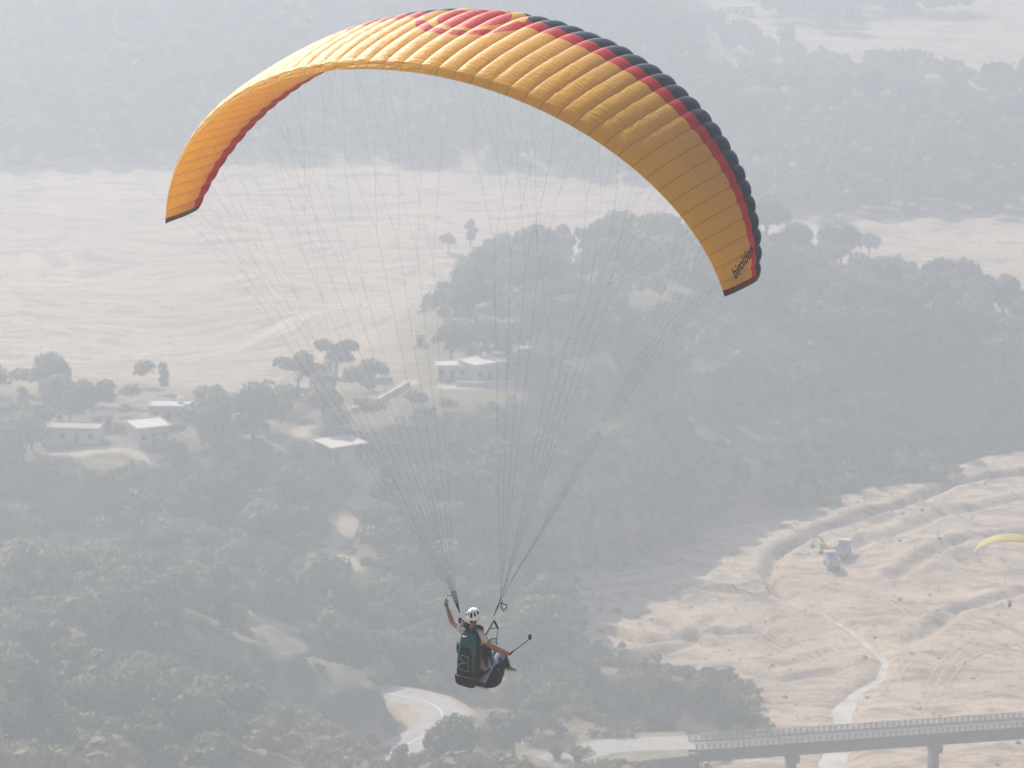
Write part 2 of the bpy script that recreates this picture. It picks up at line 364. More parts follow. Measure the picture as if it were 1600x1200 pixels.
# ------------------------------------------------------------------ water, road, haze
def ribbon(name, line, widths, z, mat, drape=None, step=1.0, lift=0.0, nacross=4, rough=0.0):
    """strip along a polyline; z fixed or draped on the ground"""
    L = [Vector((p[0], p[1], 0)) for p in line]
    pts = []; ws = []
    n = len(L)
    for i in range(n - 1):                                   # Catmull-Rom
        p0, p1, p2, p3 = L[max(i - 1, 0)], L[i], L[i + 1], L[min(i + 2, n - 1)]
        k = max(2, int((p2 - p1).length / step))
        for j in range(k):
            t = j / k
            pts.append(.5 * ((2 * p1) + (p2 - p0) * t + (2 * p0 - 5 * p1 + 4 * p2 - p3) * t * t + (3 * p1 - p0 - 3 * p2 + p3) * t ** 3))
            ws.append((widths[i] * (1 - t) + widths[i + 1] * t) * (1 + rough * (2 * random.random() - 1)))
    pts.append(L[-1]); ws.append(widths[-1])
    V = []; F = []
    for i, p in enumerate(pts):
        t = (pts[min(i + 1, len(pts) - 1)] - pts[max(i - 1, 0)]).normalized(); nrm = Vector((-t.y, t.x, 0))
        for a in range(nacross + 1):
            q = p + nrm * ws[i] * (a / nacross * 2 - 1)
            V.append((q.x, q.y, 0))
    V = np.array(V); V[:, 2] = (hg(V[:, 0], V[:, 1]) + lift) if drape else z
    w = nacross + 1
    for i in range(len(pts) - 1):
        for a in range(nacross): F.append((i * w + a, (i + 1) * w + a, (i + 1) * w + a + 1, i * w + a + 1))
    return mesh_from(name, V, F, mat, True)
def water_material():
    m, nt, out = new_mat('shallow_water'); T = NT(nt); tc = T.n('ShaderNodeTexCoord').outputs['Object']
    p = T.n('ShaderNodeBsdfPrincipled'); T.put(p.inputs['Base Color'], T.mix(T.ramp(T.noise(tc, .3, 4), .35, .65), (.46, .40, .33), (.66, .59, .50)))
    p.inputs['Roughness'].default_value = .5; p.inputs['Specular IOR Level'].default_value = .25
    T.put(p.inputs['Normal'], T.bump(T.noise(tc, 2.5, 3), .35, .1)); nt.links.new(p.outputs[0], out.inputs[0]); return m
MW = water_material()
tag(link('stream', ribbon('stream', STREAM, [w + 2.5 for w in STREAM_W], -.86, MW)), 'pale shallow stream winding down the sandy river bed', 'stream', kind='structure')
tag(link('stream', ribbon('side_stream', SIDE_STREAM, SIDE_W, -.55, MW, rough=.3)), 'narrow pale side stream below the dark river terrace', 'stream', kind='structure')
M_ROAD = plain('worn_asphalt', (.42, .375, .33), .9, .15, .6)
M_LINE = plain('road_paint', (.72, .70, .64), .8, .1, 2)
tag(link('road', ribbon('road', ROAD, [3.7] * len(ROAD), ROAD_Z + .03, M_ROAD)), 'bleached two-lane road bending round the foot of the eroded spur', 'road', kind='structure')
tag(link('road_marking', ribbon('road_marking', ROAD, [.16] * len(ROAD), ROAD_Z + .045, M_LINE, nacross=1), None), 'white centre line painted on the bending road', 'road marking', kind='structure')

haze_z0 = float(GZ.min())
zb = haze_z0 - 1.0; zt = max(228.0, float(GZ.max()) + 3)
hz = MB().box((0, 2250, (zb + zt) / 2), (12400, 10800, zt - zb))
mh, nth, outh = new_mat('valley_haze'); pv = nth.nodes.new('ShaderNodeVolumePrincipled')
pv.inputs['Color'].default_value = (.520, .560, .610, 1); pv.inputs['Density'].default_value = HAZE_DENSITY; pv.inputs['Anisotropy'].default_value = .55
nth.links.new(pv.outputs[0], outh.inputs['Volume'])
haze = tag(hz.build('haze', mh), 'pale blue-grey haze filling the whole valley', 'haze', kind='stuff')
M_TRACK = plain('dusty_track', (.52, .395, .28), .95, .12, .6)
MORE = [pxline(l) for l in ([(1150,960),(1230,985),(1300,1040)], [(1010,950),(1100,985),(1190,995),(1280,1040)], [(1500,965),(1440,1000),(1380,1090)], [(1600,880),(1480,905),(1380,915),(1320,900)], [(1600,1080),(1500,1085),(1420,1100)], [(1600,960),(1540,985),(1480,1030),(1450,1080)])]
for i, L in enumerate(TRACKS + MORE):
    for sgn in (-.8, .8):
        t_ = np.gradient(L, axis=0); t_ /= np.linalg.norm(t_, axis=1)[:, None]; L2 = L + np.stack([-t_[:, 1], t_[:, 0]], -1) * sgn
        tag(link('wheel_rut', ribbon('wheel_rut', L2, [.20] * len(L2), 0, M_TRACK, drape=True, step=.6, lift=.05, nacross=1, rough=.3)), 'pale wheel rut worn across the river bed', 'wheel rut', kind='structure')

# ------------------------------------------------------------------ paraglider canopies
def fabric(name, yellow, stripes=True, red=(.62, .028, .018), navy=(.016, .034, .052), tip=(.16, .012, .014), glow=.57, glow_tint=(1.0, .74, .14)):
    """ripstop nylon, thin enough for the sun to shine through; UV = (metres along the span, chord fraction; negative = lower skin)"""
    m, nt, out = new_mat(name); T = NT(nt)
    uvn = T.n('ShaderNodeUVMap'); uvn.uv_map = 'UVMap'; sp = T.n('ShaderNodeSeparateXYZ'); nt.links.new(uvn.outputs[0], sp.inputs[0]); u, v = sp.outputs[0], sp.outputs[1]
    tc = T.n('ShaderNodeTexCoord').outputs['Object']
    c = T.mix(T.ramp(T.noise(tc, .9, 4), .3, .7), tuple(k * .94 for k in yellow), tuple(min(1, k * 1.05) for k in yellow))
    if stripes:
        up = T.m('GREATER_THAN', v, 0.0)
        is_red = T.m('MULTIPLY', up, T.m('LESS_THAN', v, .365)); c = T.mix(is_red, c, red)
        is_navy = T.m('MULTIPLY', up, T.m('LESS_THAN', v, .255)); c = T.mix(is_navy, c, navy)
        low_red = T.m('MULTIPLY', T.m('GREATER_THAN', v, -.30), T.m('SUBTRACT', 1.0, up)); c = T.mix(low_red, c, red)
        # round emblem on the crown of the wing
        a = T.m('SUBTRACT', u, EMB[0]); b = T.m('SUBTRACT', T.m('MULTIPLY', v, 3.26), EMB[1])
        d = T.m('SQRT', T.m('ADD', T.m('MULTIPLY', a, a), T.m('MULTIPLY', b, b)))
        disc = T.m('MULTIPLY', up, T.m('LESS_THAN', d, .86)); c = T.mix(disc, c, yellow)
        inner = T.m('MULTIPLY', up, T.m('LESS_THAN', d, .60)); c = T.mix(inner, c, red)
        cres = T.m('MULTIPLY', T.m('MULTIPLY', up, T.m('GREATER_THAN', T.m('ADD', b, T.m('MULTIPLY', a, .25)), .12)), T.m('MULTIPLY', T.m('GREATER_THAN', d, .74), T.m('LESS_THAN', d, .95)))
        c = T.mix(cres, c, red)
        tipm = T.m('GREATER_THAN', T.attr('tip'), .5); c = T.mix(tipm, c, tip)
    sc3 = T.n('ShaderNodeSeparateColor'); T.put(sc3.inputs[0], c); isy = T.m('GREATER_THAN', sc3.outputs[1], .2)
    seam = T.m('GREATER_THAN', T.attr('seam'), .945); c = T.mix(T.m('MULTIPLY', seam, .30), c, (.10, .05, .02))
    tcol = T.mix(seam, T.mix(T.m('MULTIPLY', isy, .45), c, glow_tint), c)
    # crosswise puckers in the cloth
    cmb = T.n('ShaderNodeCombineXYZ'); T.put(cmb.inputs[0], T.m('MULTIPLY', u, 3.2)); T.put(cmb.inputs[1], T.m('MULTIPLY', v, 62.0))
    w1 = T.noise(cmb.outputs[0], 1.0, 3, .5); w2 = T.noise(tc, 14.0, 3, .6)
    aft = T.ramp(T.m('ABSOLUTE', v), .12, .5)
    hgt = T.m('ADD', T.m('MULTIPLY', T.m('MULTIPLY', w1, aft), 1.0), T.m('MULTIPLY', w2, .25))
    nrm = T.bump(hgt, .85, .035)
    df = T.n('ShaderNodeBsdfDiffuse'); T.put(df.inputs[0], c); T.put(df.inputs['Normal'], nrm)
    tr = T.n('ShaderNodeBsdfTranslucent'); T.put(tr.inputs[0], tcol); T.put(tr.inputs['Normal'], nrm)
    gl = T.n('ShaderNodeBsdfGlossy'); T.put(gl.inputs[0], (.9, .9, .9)); gl.inputs['Roughness'].default_value = .42; T.put(gl.inputs['Normal'], nrm)
    m1 = T.n('ShaderNodeMixShader'); m1.inputs[0].default_value = glow; nt.links.new(df.outputs[0], m1.inputs[1]); nt.links.new(tr.outputs[0], m1.inputs[2])
    fr = T.n('ShaderNodeFresnel'); fr.inputs[0].default_value = 1.45; T.put(fr.inputs['Normal'], nrm)
    m2 = T.n('ShaderNodeMixShader'); T.put(m2.inputs[0], T.m('MULTIPLY', fr.outputs[0], .28, clamp=True)); nt.links.new(m1.outputs[0], m2.inputs[1]); nt.links.new(gl.outputs[0], m2.inputs[2])
    nt.links.new(m2.outputs[0], out.inputs[0]); return m
EMB = (.05, 1.10)

class Canopy:
    def __init__(s, a, b, Th, c0, ct, pw, f, fs, tw, M, O):
        s.p = (a, b, Th, c0, ct, pw, f, fs, tw); s.M = M; s.O = np.asarray(O)
        t = np.linspace(-1, 1, 2001); x = a * np.sin(t * Th); z = b * (np.cos(t * Th) - 1)
        L = np.concatenate([[0], np.cumsum(np.hypot(np.diff(x), np.diff(z)))]); s.t = t; s.L = L - L[1000]
    def arc(s, sp): return np.interp(sp, s.t, s.L)
    def foil(s, x):
        t = .165; yt = 5 * t * (.2969 * np.sqrt(x) - .126 * x - .3516 * x ** 2 + .2843 * x ** 3 - .1036 * x ** 4)
        m, p = .03, .35; yc = np.where(x < p, m / p ** 2 * (2 * p * x - x * x), m / (1 - p) ** 2 * ((1 - 2 * p) + 2 * p * x - x * x))
        k = np.where(x < .966, .026 * sstep(x, .40, .966), .026 * (1 - (x - .966) / .034))         # trailing edge pulled down by the brakes
        return yc + yt + k, yc - yt * .9 + k
    def pt(s, sp, x, upper, bulge=0.0):
        """point of the skin; sp span (-1..1), x chord fraction"""
        a, b, Th, c0, ct, pw, f, fs, tw = s.p
        sp = np.asarray(sp, float); x = np.asarray(x, float); sp, x = np.broadcast_arrays(sp, x)
        th = sp * Th; X = a * np.sin(th); Z = b * (np.cos(th) - 1); dx = a * np.cos(th); dz = -b * np.sin(th); L = np.hypot(dx, dz); nx, nz = -dz / L, dx / L
        c = ct + (c0 - ct) * (1 - np.abs(sp) ** pw); ff = f + fs * sp ** 2; tt = tw * sp ** 2
        yu, yl = s.foil(x); y = np.where(upper, yu * c + bulge, yl * c - bulge)
        fw = (ff - x) * c; fw2 = fw * np.cos(tt) - y * np.sin(tt); h2 = fw * np.sin(tt) + y * np.cos(tt)
        Q = np.stack([X + nx * h2, fw2, Z + nz * h2], -1)
        return Q @ s.M.T + s.O
    def build_cells(s, parent, n, mat, nt=8, nu=40, nl=26, balloon=.17):
        off = np.array(parent.location)
        edges = np.linspace(-1, 1, n + 1)
        xu = (1 - np.cos(np.linspace(0, np.pi / 2, nu))) ; xu = np.concatenate([xu[:-1][xu[:-1] < .95], [.952, .9655, .968, .983, 1.0]])
        xl = np.linspace(0, 1, nl) ** 1.6
        for j in range(n):
            s0, s1 = edges[j], edges[j + 1]; wid = s.arc(s1) - s.arc(s0)
            t = np.linspace(0, 1, nt + 1); sp = s0 + (s1 - s0) * t
            prof = 1 - (2 * t - 1) ** 2; prof = prof ** .8
            jit = 1 + .25 * (random.random() - .5)
            def skin(x, upper):
                env = np.where(x < .966, (.55 + .6 * np.exp(-(x / .25) ** 2)) * sstep(1.0 - x, .01, .09), .12 * (1 - (x - .966) / .034)) * jit
                bul = wid * balloon * prof[:, None] * env[None]
                if not upper: bul = bul * .8 * sstep(x, 0, .06)[None]
                else: bul = bul
                ripple = .007 * np.sin(x[None] * (70 + 30 * jit) + 9 * j + 5 * np.sin(7 * j + 3 * t[:, None] + 11 * x[None])) * sstep(x, .3, .55)[None] * sstep(.95 - x, 0, .08)[None] * np.abs(2 * t[:, None] - 1) * prof[:, None] * 2 if upper else 0
                return s.pt(sp[:, None], x[None], upper, bul + ripple)
            U = skin(xu, True); Lw = skin(xl, False)
            # nose: lower skin starts on the bulged nose so that the two skins meet
            dlt = (U[:, 0] - Lw[:, 0])[:, None] * np.exp(-(xl / .05) ** 2)[None, :, None]; Lw = Lw + dlt
            dte = (U[:, -1] - Lw[:, -1])[:, None] * sstep(xl, .9, 1.0)[None, :, None]; Lw = Lw + dte
            a = s.arc(sp)
            UVu = np.stack(np.broadcast_arrays(a[:, None], xu[None] + 1e-4), -1); UVl = np.stack(np.broadcast_arrays(a[:, None], -xl[None] - 1e-4), -1)
            V = np.concatenate([U.reshape(-1, 3), Lw.reshape(-1, 3)]) - off; uv = np.concatenate([UVu.reshape(-1, 2), UVl.reshape(-1, 2)])
            F = []
            def grid(b, m, flip):
                for i in range(nt):
                    for k in range(m - 1):
                        f = (b + i * m + k, b + i * m + k + 1, b + (i + 1) * m + k + 1, b + (i + 1) * m + k); F.append(f[::-1] if flip else f)
            mu, ml = len(xu), len(xl); grid(0, mu, False); grid(mu * (nt + 1), ml, True)
            # rib wall on the outer side of the cell
            side = nt if s0 >= 0 else 0
            xr = np.linspace(.0, .97, 14); A = s.pt(sp[side], xr, True) - off; B = s.pt(sp[side], xr, False) - off; b0 = len(V)
            V = np.concatenate([V, A, B]); uv = np.concatenate([uv, np.stack([np.full(14, a[side]), np.full(14, .6)], -1), np.stack([np.full(14, a[side]), np.full(14, .6)], -1)])
            for k in range(13): F.append((b0 + k, b0 + k + 1, b0 + 14 + k + 1, b0 + 14 + k))
            tipv = np.zeros(len(V)); sv_ = np.abs(2 * t - 1); seamv = np.concatenate([np.repeat(sv_, mu), np.repeat(sv_, ml), np.zeros(len(V) - b0)])
            if j in (0, n - 1):
                far_t = 1 - t if j == 0 else t
                tipv[:mu * (nt + 1)] = np.repeat(far_t > .55, mu); tipv[mu * (nt + 1):b0] = np.repeat(far_t > .55, ml); tipv[b0:] = 1
            me = mesh_from('cell', V, F, mat, True, uv=uv, attrs={'tip': tipv, 'seam': seamv})
            link('cell', me, parent)
WM = np.array([[0.8435461024337031, 0.5335911253883414, -0.06091374209250255], [-0.5370332003390036, 0.8391284753035685, -0.08636401836619347], [0.005031381774039903, 0.10556473294387657, 0.9943997045232525]])
WO = np.array([-1.4623600334540534, 61.41661197562837, 210.04751565901705])
wing = Canopy(5.549, 3.846, 1.4297, 3.262, .960, 1.972, .8127, .1034, .0467, WM, WO)
HEAD = math.radians(32.45)
HV = np.array([math.sin(HEAD), math.cos(HEAD), 0]); RV = np.array([math.cos(HEAD), -math.sin(HEAD), 0]); UP = np.array([0, 0, 1.0])
ORG = at_depth(744, 1036, 64.5)                                  # the pilot's hips
def J(px, py, f):
    """point on the sight line of a pixel, f metres ahead of the pilot's hips along the flight direction"""
    d = ray(px, py); t = (f - (CAM - ORG) @ HV) / (d @ HV); return CAM + t * d
GLIDER = J(745, 930, .12)
pg = tag(empty('tandem_paraglider', GLIDER), 'large golden yellow paraglider with red and navy leading edge carrying two people', 'paraglider')
M_WING = fabric('yellow_ripstop', (.79, .465, .075))
NCELL = 48
wing.build_cells(pg, NCELL, M_WING)

# lettering on the outer skin of the wing tip
def lettering(text, canopy, parent, mat, s_from, x_from, s_to, x_to, size_s):
    cu = bpy.data.curves.new('tmp', 'FONT'); cu.body = text; cu.size = 1.0; cu.shear = .15; cu.offset = .022
    tmp = bpy.data.objects.new('tmp', cu); COL.objects.link(tmp); dg = bpy.context.evaluated_depsgraph_get()
    me = bpy.data.meshes.new_from_object(tmp.evaluated_get(dg)); bpy.data.objects.remove(tmp)
    import bmesh
    bm = bmesh.new(); bm.from_mesh(me); bmesh.ops.triangulate(bm, faces=bm.faces)
    for _ in range(2): bmesh.ops.subdivide_edges(bm, edges=[e for e in bm.edges if e.calc_length() > .12], cuts=1, use_grid_fill=True)
    bmesh.ops.triangulate(bm, faces=bm.faces)
    co = np.array([v.co[:] for v in bm.verts]); w = co[:, 0].max()
    A = np.array([s_from, x_from]); B = np.array([s_to, x_to])
    # metric frame: span metres / chord metres near the tip
    ka = (canopy.arc(.95) - canopy.arc(.85)) / .1; kc = 1.35
    d = (B - A) * [ka, kc]; Ln = np.hypot(*d); d /= Ln; nrm = np.array([-d[1], d[0]])
    if nrm[0] > 0: nrm = -nrm
    q = (co[:, :1] / w * Ln) * d + (co[:, 1:2] * size_s) * nrm
    sp = A[0] + q[:, 0] / ka; xx = A[1] + q[:, 1] / kc
    for v, p in zip(bm.verts, canopy.pt(sp, np.clip(xx, .01, .99), True, .026) - np.array(parent.location)): v.co = p
    m2 = bpy.data.meshes.new('lettering'); bm.to_mesh(m2); bm.free(); m2.materials.append(mat); return link('lettering', m2, parent)
M_BLACK = plain('black_webbing', (.012, .013, .015), .65, .3, 20)
lettering('bigolden', wing, pg, M_BLACK, .966, .76, .925, .30, .25)

# ------------------------------------------------------------------ lines and risers
M_LINE_T = plain('line_sheath', (.16, .14, .12), .8, .2, 5)
def strand(parent, a, b, r, name='suspension_line'):
    a = np.asarray(a); b = np.asarray(b); o = np.array(parent.location)
    d = b - a; L = np.linalg.norm(d); e = np.cross(d / L, [0, 1, .3]); e /= np.linalg.norm(e); w = np.cross(d / L, e)
    V = [p + r * (e * math.cos(k) + w * math.sin(k)) - o for p in (a, b) for k in (0, 2.094, 4.189)]
    return link(name, mesh_from(name, V, [(0, 1, 4, 3), (1, 2, 5, 4), (2, 0, 3, 5)], M_LINE_T), parent)
RIS_TOP = {-1: J(708, 924, .10), 1: J(782, 936, .10)}
def rig(canopy, parent, tops, ncell, rows=(.10, .32, .56, .80), groups=4, thick=1.0, brakes=None):
    ribs = np.linspace(-1, 1, ncell + 1)
    for side in (-1, 1):
        top = tops[side]
        for ri, x in enumerate(rows):
            # every third rib carries a line; pairs meet, pairs of pairs meet, the main lines run to the riser
            att = [r for r in ribs if r * side > .015][::2]; att = sorted(att, key=abs)[:12]
            start = top + RV * .014 * (ri - 1.5) * side + HV * .022 * (1.5 - ri)
            for g in range(0, 12, 4):
                quad = att[g:g + 4]
                if not quad: continue
                P = [canopy.pt(q, x, False) for q in quad]; P = [p.reshape(3) for p in P]
                cen = sum(P) / len(P); n1 = start + (cen - start) * (.60 + .03 * ri)
                strand(parent, start, n1, .0017 * thick)
                for h in (0, 2):
                    pr = P[h:h + 2]
                    if not pr: continue
                    c2 = sum(pr) / len(pr); n2 = n1 + (c2 - n1) * .52
                    strand(parent, n1, n2, .0013 * thick)
                    for p in pr: strand(parent, n2, p, .00095 * thick)
        if brakes:
            att = sorted([r for r in ribs if r * side > .12][::2], key=abs)[:10]; P = [canopy.pt(q, .995, False).reshape(3) for q in att]
            bs = brakes[side]; cen = sum(P) / len(P); n0 = bs + (cen - bs) * .55; strand(parent, bs, n0, .0014 * thick, 'brake_line')
            for h in range(0, 10, 5):
                c1 = sum(P[h:h + 5]) / 5; n1 = n0 + (c1 - n0) * .5; strand(parent, n0, n1, .0011 * thick, 'brake_line')
                for p in P[h:h + 5]: strand(parent, n1, p, .0009 * thick, 'brake_line')
BR = {-1: J(699.5, 931, .08), 1: J(786, 941, .04)}
rig(wing, pg, RIS_TOP, NCELL, brakes=BR)

M_STEEL = plain('steel', (.55, .55, .56), .3, .1, 10, metal=1.0)
def rel(P): return [tuple(np.asarray(p) - GLIDER) for p in P]
def strap(parent, name, pts, r=.014, mat=None): return MB().tube(rel(pts), r, 6, flat=.45).build(name, mat or M_BLACK, parent)
def riser(side, top, biner, spread_pts, bar):
    r = empty('riser', (0, 0, 0)); r.parent = pg
    for k in (-1.5, -.5, .5, 1.5):
        t = top + HV * .022 * -k + RV * .014 * k * side
        strap(r, 'strap', [t, t * .55 + biner * .45 + HV * .01 * -k, biner], .016)
        MB().sphere(rel([t])[0], .009, 6, 4).build('maillon', M_BLACK, r)
    ring = [biner + (RV * .022 * math.cos(a) + UP * .045 * math.sin(a)) - UP * .045 for a in np.linspace(0, 2 * math.pi, 13)]
    MB().tube(rel(ring), .007, 6, cap=False).build('carabiner', M_STEEL, r)
    low = biner - UP * .085
    for p in spread_pts: strap(r, 'spreader_strap', [low, p], .021)
    strap(r, 'spreader_bar', bar, .015)
    return r
LB, RB = J(718.5, 958, .10), J(772, 962, .10)
riser(-1, RIS_TOP[-1], LB, [J(731, 978, .02), J(718, 974, .34)], [J(725.5, 973, .06), J(718.3, 972, .30)])
riser(1, RIS_TOP[1], RB, [J(759, 992, .0), J(778, 982, .36), ], [J(765.5, 982.5, .05), J(777.5, 980.5, .36)])
strap(pg, 'passenger_strap', [J(778, 982, .36), J(776, 998, .42), J(776, 1008, .45)], .013)
strap(pg, 'passenger_strap', [J(718, 974, .34), J(724, 990, .36), J(730, 1004, .36)], .013)
# brake toggles: the right one hangs open as a loop, the left one sits in the raised hand
loop = [J(x, y, .03) for x, y in ((783, 941), (787, 944), (792, 945), (791, 950), (786.5, 955), (784.5, 951), (783, 944), (783, 941))]
MB().tube(rel(loop), .009, 6, cap=False).build('brake_toggle', M_BLACK, pg, True)
strap(pg, 'brake_toggle', [J(783.5, 937, .05), J(785.5, 937.5, .05), J(781, 945, .06), J(779, 951, .07)], .008)
strap(pg, 'brake_keeper', [J(699, 930.7, .08), J(708, 930.7, .10)], .011)
tog = [J(x, y, .10) for x, y in ((697.5, 936), (695.8, 940), (694.8, 945), (696.5, 949), (698.8, 944), (698.8, 939), (697.5, 936))]
MB().tube(rel(tog), .009, 6, cap=False).build('brake_toggle', M_BLACK, pg, True)
strand(pg, BR[-1], J(697.5, 936, .10), .0018, 'brake_line')

# ------------------------------------------------------------------ people
import bmesh
def skin_mesh(chains, mat, name, sub=2, extra=None):
    """continuous surface grown over a joint graph: chains = list of (points, radii); equal points are shared"""
    V = []; R = []; E = []; idx = {}; roots = []
    for pts, rads in chains:
        last = None
        for p, r in zip(pts, rads):
            key = tuple(round(float(c), 4) for c in p)
            if key not in idx: idx[key] = len(V); V.append(tuple(map(float, p))); R.append(r)
            i = idx[key]
            if last is not None and (last, i) not in E: E.append((last, i))
            last = i
    me = bpy.data.meshes.new('tmp'); me.from_pydata(V, E, [])
    ob = bpy.data.objects.new('tmp', me); COL.objects.link(ob)
    md = ob.modifiers.new('Skin', 'SKIN'); md.use_smooth_shade = True; md.branch_smoothing = .6
    # one root per connected piece
    adj = {i: [] for i in range(len(V))}
    for a, b in E: adj[a].append(b); adj[b].append(a)
    seen = set()
    sv = me.skin_vertices[0].data
    for i in range(len(V)):
        rr = R[i] if isinstance(R[i], (tuple, list)) else (R[i], R[i]); sv[i].radius = rr; sv[i].use_root = False
    for i in range(len(V)):
        if i in seen: continue
        sv[i].use_root = True; st = [i]
        while st:
            k = st.pop()
            if k in seen: continue
            seen.add(k); st += adj[k]
    ss = ob.modifiers.new('Sub', 'SUBSURF'); ss.levels = sub; ss.render_levels = sub
    dg = bpy.context.evaluated_depsgraph_get(); out = bpy.data.meshes.new_from_object(ob.evaluated_get(dg)); bpy.data.objects.remove(ob); bpy.data.meshes.remove(me)
    if extra:
        bm = bmesh.new(); bm.from_mesh(out); t = bpy.data.meshes.new('t2'); t.from_pydata([tuple(v) for v in extra.V], [], extra.F); bm.from_mesh(t); bm.to_mesh(out); bm.free(); bpy.data.meshes.remove(t)
    out.name = name; out.materials.clear(); out.materials.append(mat); out.polygons.foreach_set('use_smooth', np.ones(len(out.polygons), dtype=bool)); out.update()
    return out
def lerp(a, b, t): return np.asarray(a) * (1 - t) + np.asarray(b) * t
def unit(v): v = np.asarray(v, float); return v / (np.linalg.norm(v) + 1e-9)
def hand(wrist, tip, palm_n, curl=.6, size=1.0, thumb_side=1):
    """palm and five separate bent fingers; palm_n points out of the palm"""
    d = unit(np.asarray(tip) - wrist); n = unit(palm_n - d * (np.asarray(palm_n) @ d)); s = np.cross(d, n) * thumb_side
    ch = [([wrist, wrist + d * .045 * size, wrist + d * .088 * size], [(.026, .021), (.036, .019), (.040, .016)])]
    for k, (off, ln) in enumerate(((.030, .070), (.010, .078), (-.011, .073), (-.030, .058))):
        b = wrist + d * .078 * size + s * off * size; p = [b]; dirn = d; rr = [.0098, .0092, .0085, .0075]
        for q in range(3):
            ang = curl * (.55 + .55 * q); dirn = unit(d * math.cos(ang) + n * math.sin(ang)); p.append(p[-1] + dirn * ln * (.42, .32, .26)[q] * size)
        ch.append((p, rr))
    b = wrist + d * .025 * size + s * .026 * size
    ch.append(([b, b + (s * .75 + d * .5 + n * .25) * .036 * size, b + (s * .70 + d * .95 + n * .55) * .058 * size], [.0125, .0108, .0085]))
    return ch
def head_shape(c, fwd, up, r=(.078, .098, .118)):
    """head with brow, nose, chin and ears"""
    m = MB().sphere((0, 0, 0), 1.0, 20, 16); f = unit(fwd); u = unit(up - f * (np.asarray(up) @ f)); s = np.cross(f, u)
    out = []
    for x, y, z in m.V:                                       # x side, y forward, z up
        k = 1 - .22 * max(0, -z) ** 1.5                          # narrower jaw
        yy = y * (1 - .10 * max(0, -z)) + (.16 * math.exp(-((x / .16) ** 2 + ((z + .10) / .22) ** 2)) if y > 0 else 0) - (.07 * math.exp(-(((abs(x) - .38) / .16) ** 2 + ((z - .06) / .12) ** 2)) if y > 0 else 0)
        yy += (.10 * math.exp(-((x / .3) ** 2 + ((z + .78) / .2) ** 2)) if y > 0 else 0)
        xx = x * k + (math.copysign(.12, x) * math.exp(-(((z + .02) / .2) ** 2 + ((y + .05) / .14) ** 2)) if abs(x) > .8 else 0)
        out.append(c + s * xx * r[0] + f * yy * r[1] + u * z * r[2])
    m.V = [tuple(p) for p in out]; return m
def at0(mesh, o):
    mesh.transform(Matrix.Translation(-Vector(o))); return mesh
M_SKIN = plain('tanned_skin', (.30, .135, .075), .55, .12, 30, spec=.4)
M_SKIN2 = plain('sunburnt_skin', (.36, .13, .07), .55, .12, 30, spec=.4)
M_SHIRT = plain('pale_grey_cotton', (.50, .42, .41), .9, .1, 8, bump=.3)
M_JEANS = plain('washed_denim', (.17, .20, .28), .9, .3, 7, bump=.3)
M_OLIVE = plain('dark_olive_cloth', (.060, .085, .060), .9, .2, 7)
M_DARKTOP = plain('dark_jersey', (.02, .025, .03), .9, .3, 8)
M_GREYCLOTH = plain('grey_shorts_cloth', (.17, .20, .22), .9, .2, 8)
M_LEGGING = plain('black_legging', (.012, .018, .024), .8, .3, 9)
M_SHOE = plain('dark_shoe', (.02, .022, .03), .7, .3, 12)
M_SHOE2 = plain('grey_shoe', (.16, .15, .14), .8, .2, 12)
M_SOLE = plain('beige_sole', (.50, .45, .38), .8, .1, 12)
M_HAIR = plain('dark_hair', (.012, .009, .008), .6, .3, 30)
M_HELMET = plain('white_helmet_shell', (.75, .75, .77), .3, .05, 3, spec=.5)
M_EYE = plain('eye', (.02, .015, .01), .2, .1, 9)
M_LIP = plain('lip', (.30, .09, .07), .5, .1, 9)

def shoe(parent, heel, toe, mat, up=UP):
    d = unit(np.asarray(toe) - heel); L = np.linalg.norm(np.asarray(toe) - heel); s = unit(np.cross(d, up)); u = np.cross(s, d)
    sec = [(0, .030, .060), (.15, .036, .085), (.38, .036, .075), (.62, .043, .048), (.85, .042, .036), (1.0, .026, .022)]
    o = np.array(parent.location); V = []; F = []; n = 12
    for t, w, h in sec:
        for k in range(n):
            a = 2 * math.pi * k / n; V.append(heel + d * L * t + s * w * math.cos(a) + u * (h * .5 + h * .5 * math.sin(a)) - o)
    for i in range(len(sec) - 1):
        for k in range(n): F.append((i * n + k, i * n + (k + 1) % n, (i + 1) * n + (k + 1) % n, (i + 1) * n + k))
    F += [tuple(range(n - 1, -1, -1)), tuple(range((len(sec) - 1) * n, len(sec) * n))]
    sh = link('shoe', mesh_from('shoe', V, F, mat, True), parent)
    P = [heel + d * L * t + s * w * sg - o for sg in (1, -1) for t, w in ((-.03, .026), (.1, .036), (.4, .037), (.65, .045), (.88, .044), (1.03, .018))]
    ring = P[:6] + P[6:][::-1]; V = [p - u * .014 for p in ring] + [p + u * .012 for p in ring]; n = 12
    link('sole', mesh_from('sole', V, [tuple(range(n)), tuple(range(2 * n - 1, n - 1, -1))] + [(i, (i + 1) % n, (i + 1) % n + n, i + n) for i in range(n)], M_SOLE), sh)
    return sh
def face(parent, c, fwd, up):
    f = unit(fwd); u = unit(np.asarray(up) - f * (np.asarray(up) @ f)); s = np.cross(f, u); o = np.array(parent.location)
    for k in (-1, 1): MB().sphere(tuple(c + f * .083 + s * .031 * k + u * .008 - o), .011, 8, 6).build('eye', M_EYE, parent, True)
    MB().sphere(tuple(c + f * .087 - u * .058 - o), (.022, .012, .007), 8, 6).build('mouth', M_LIP, parent, True)

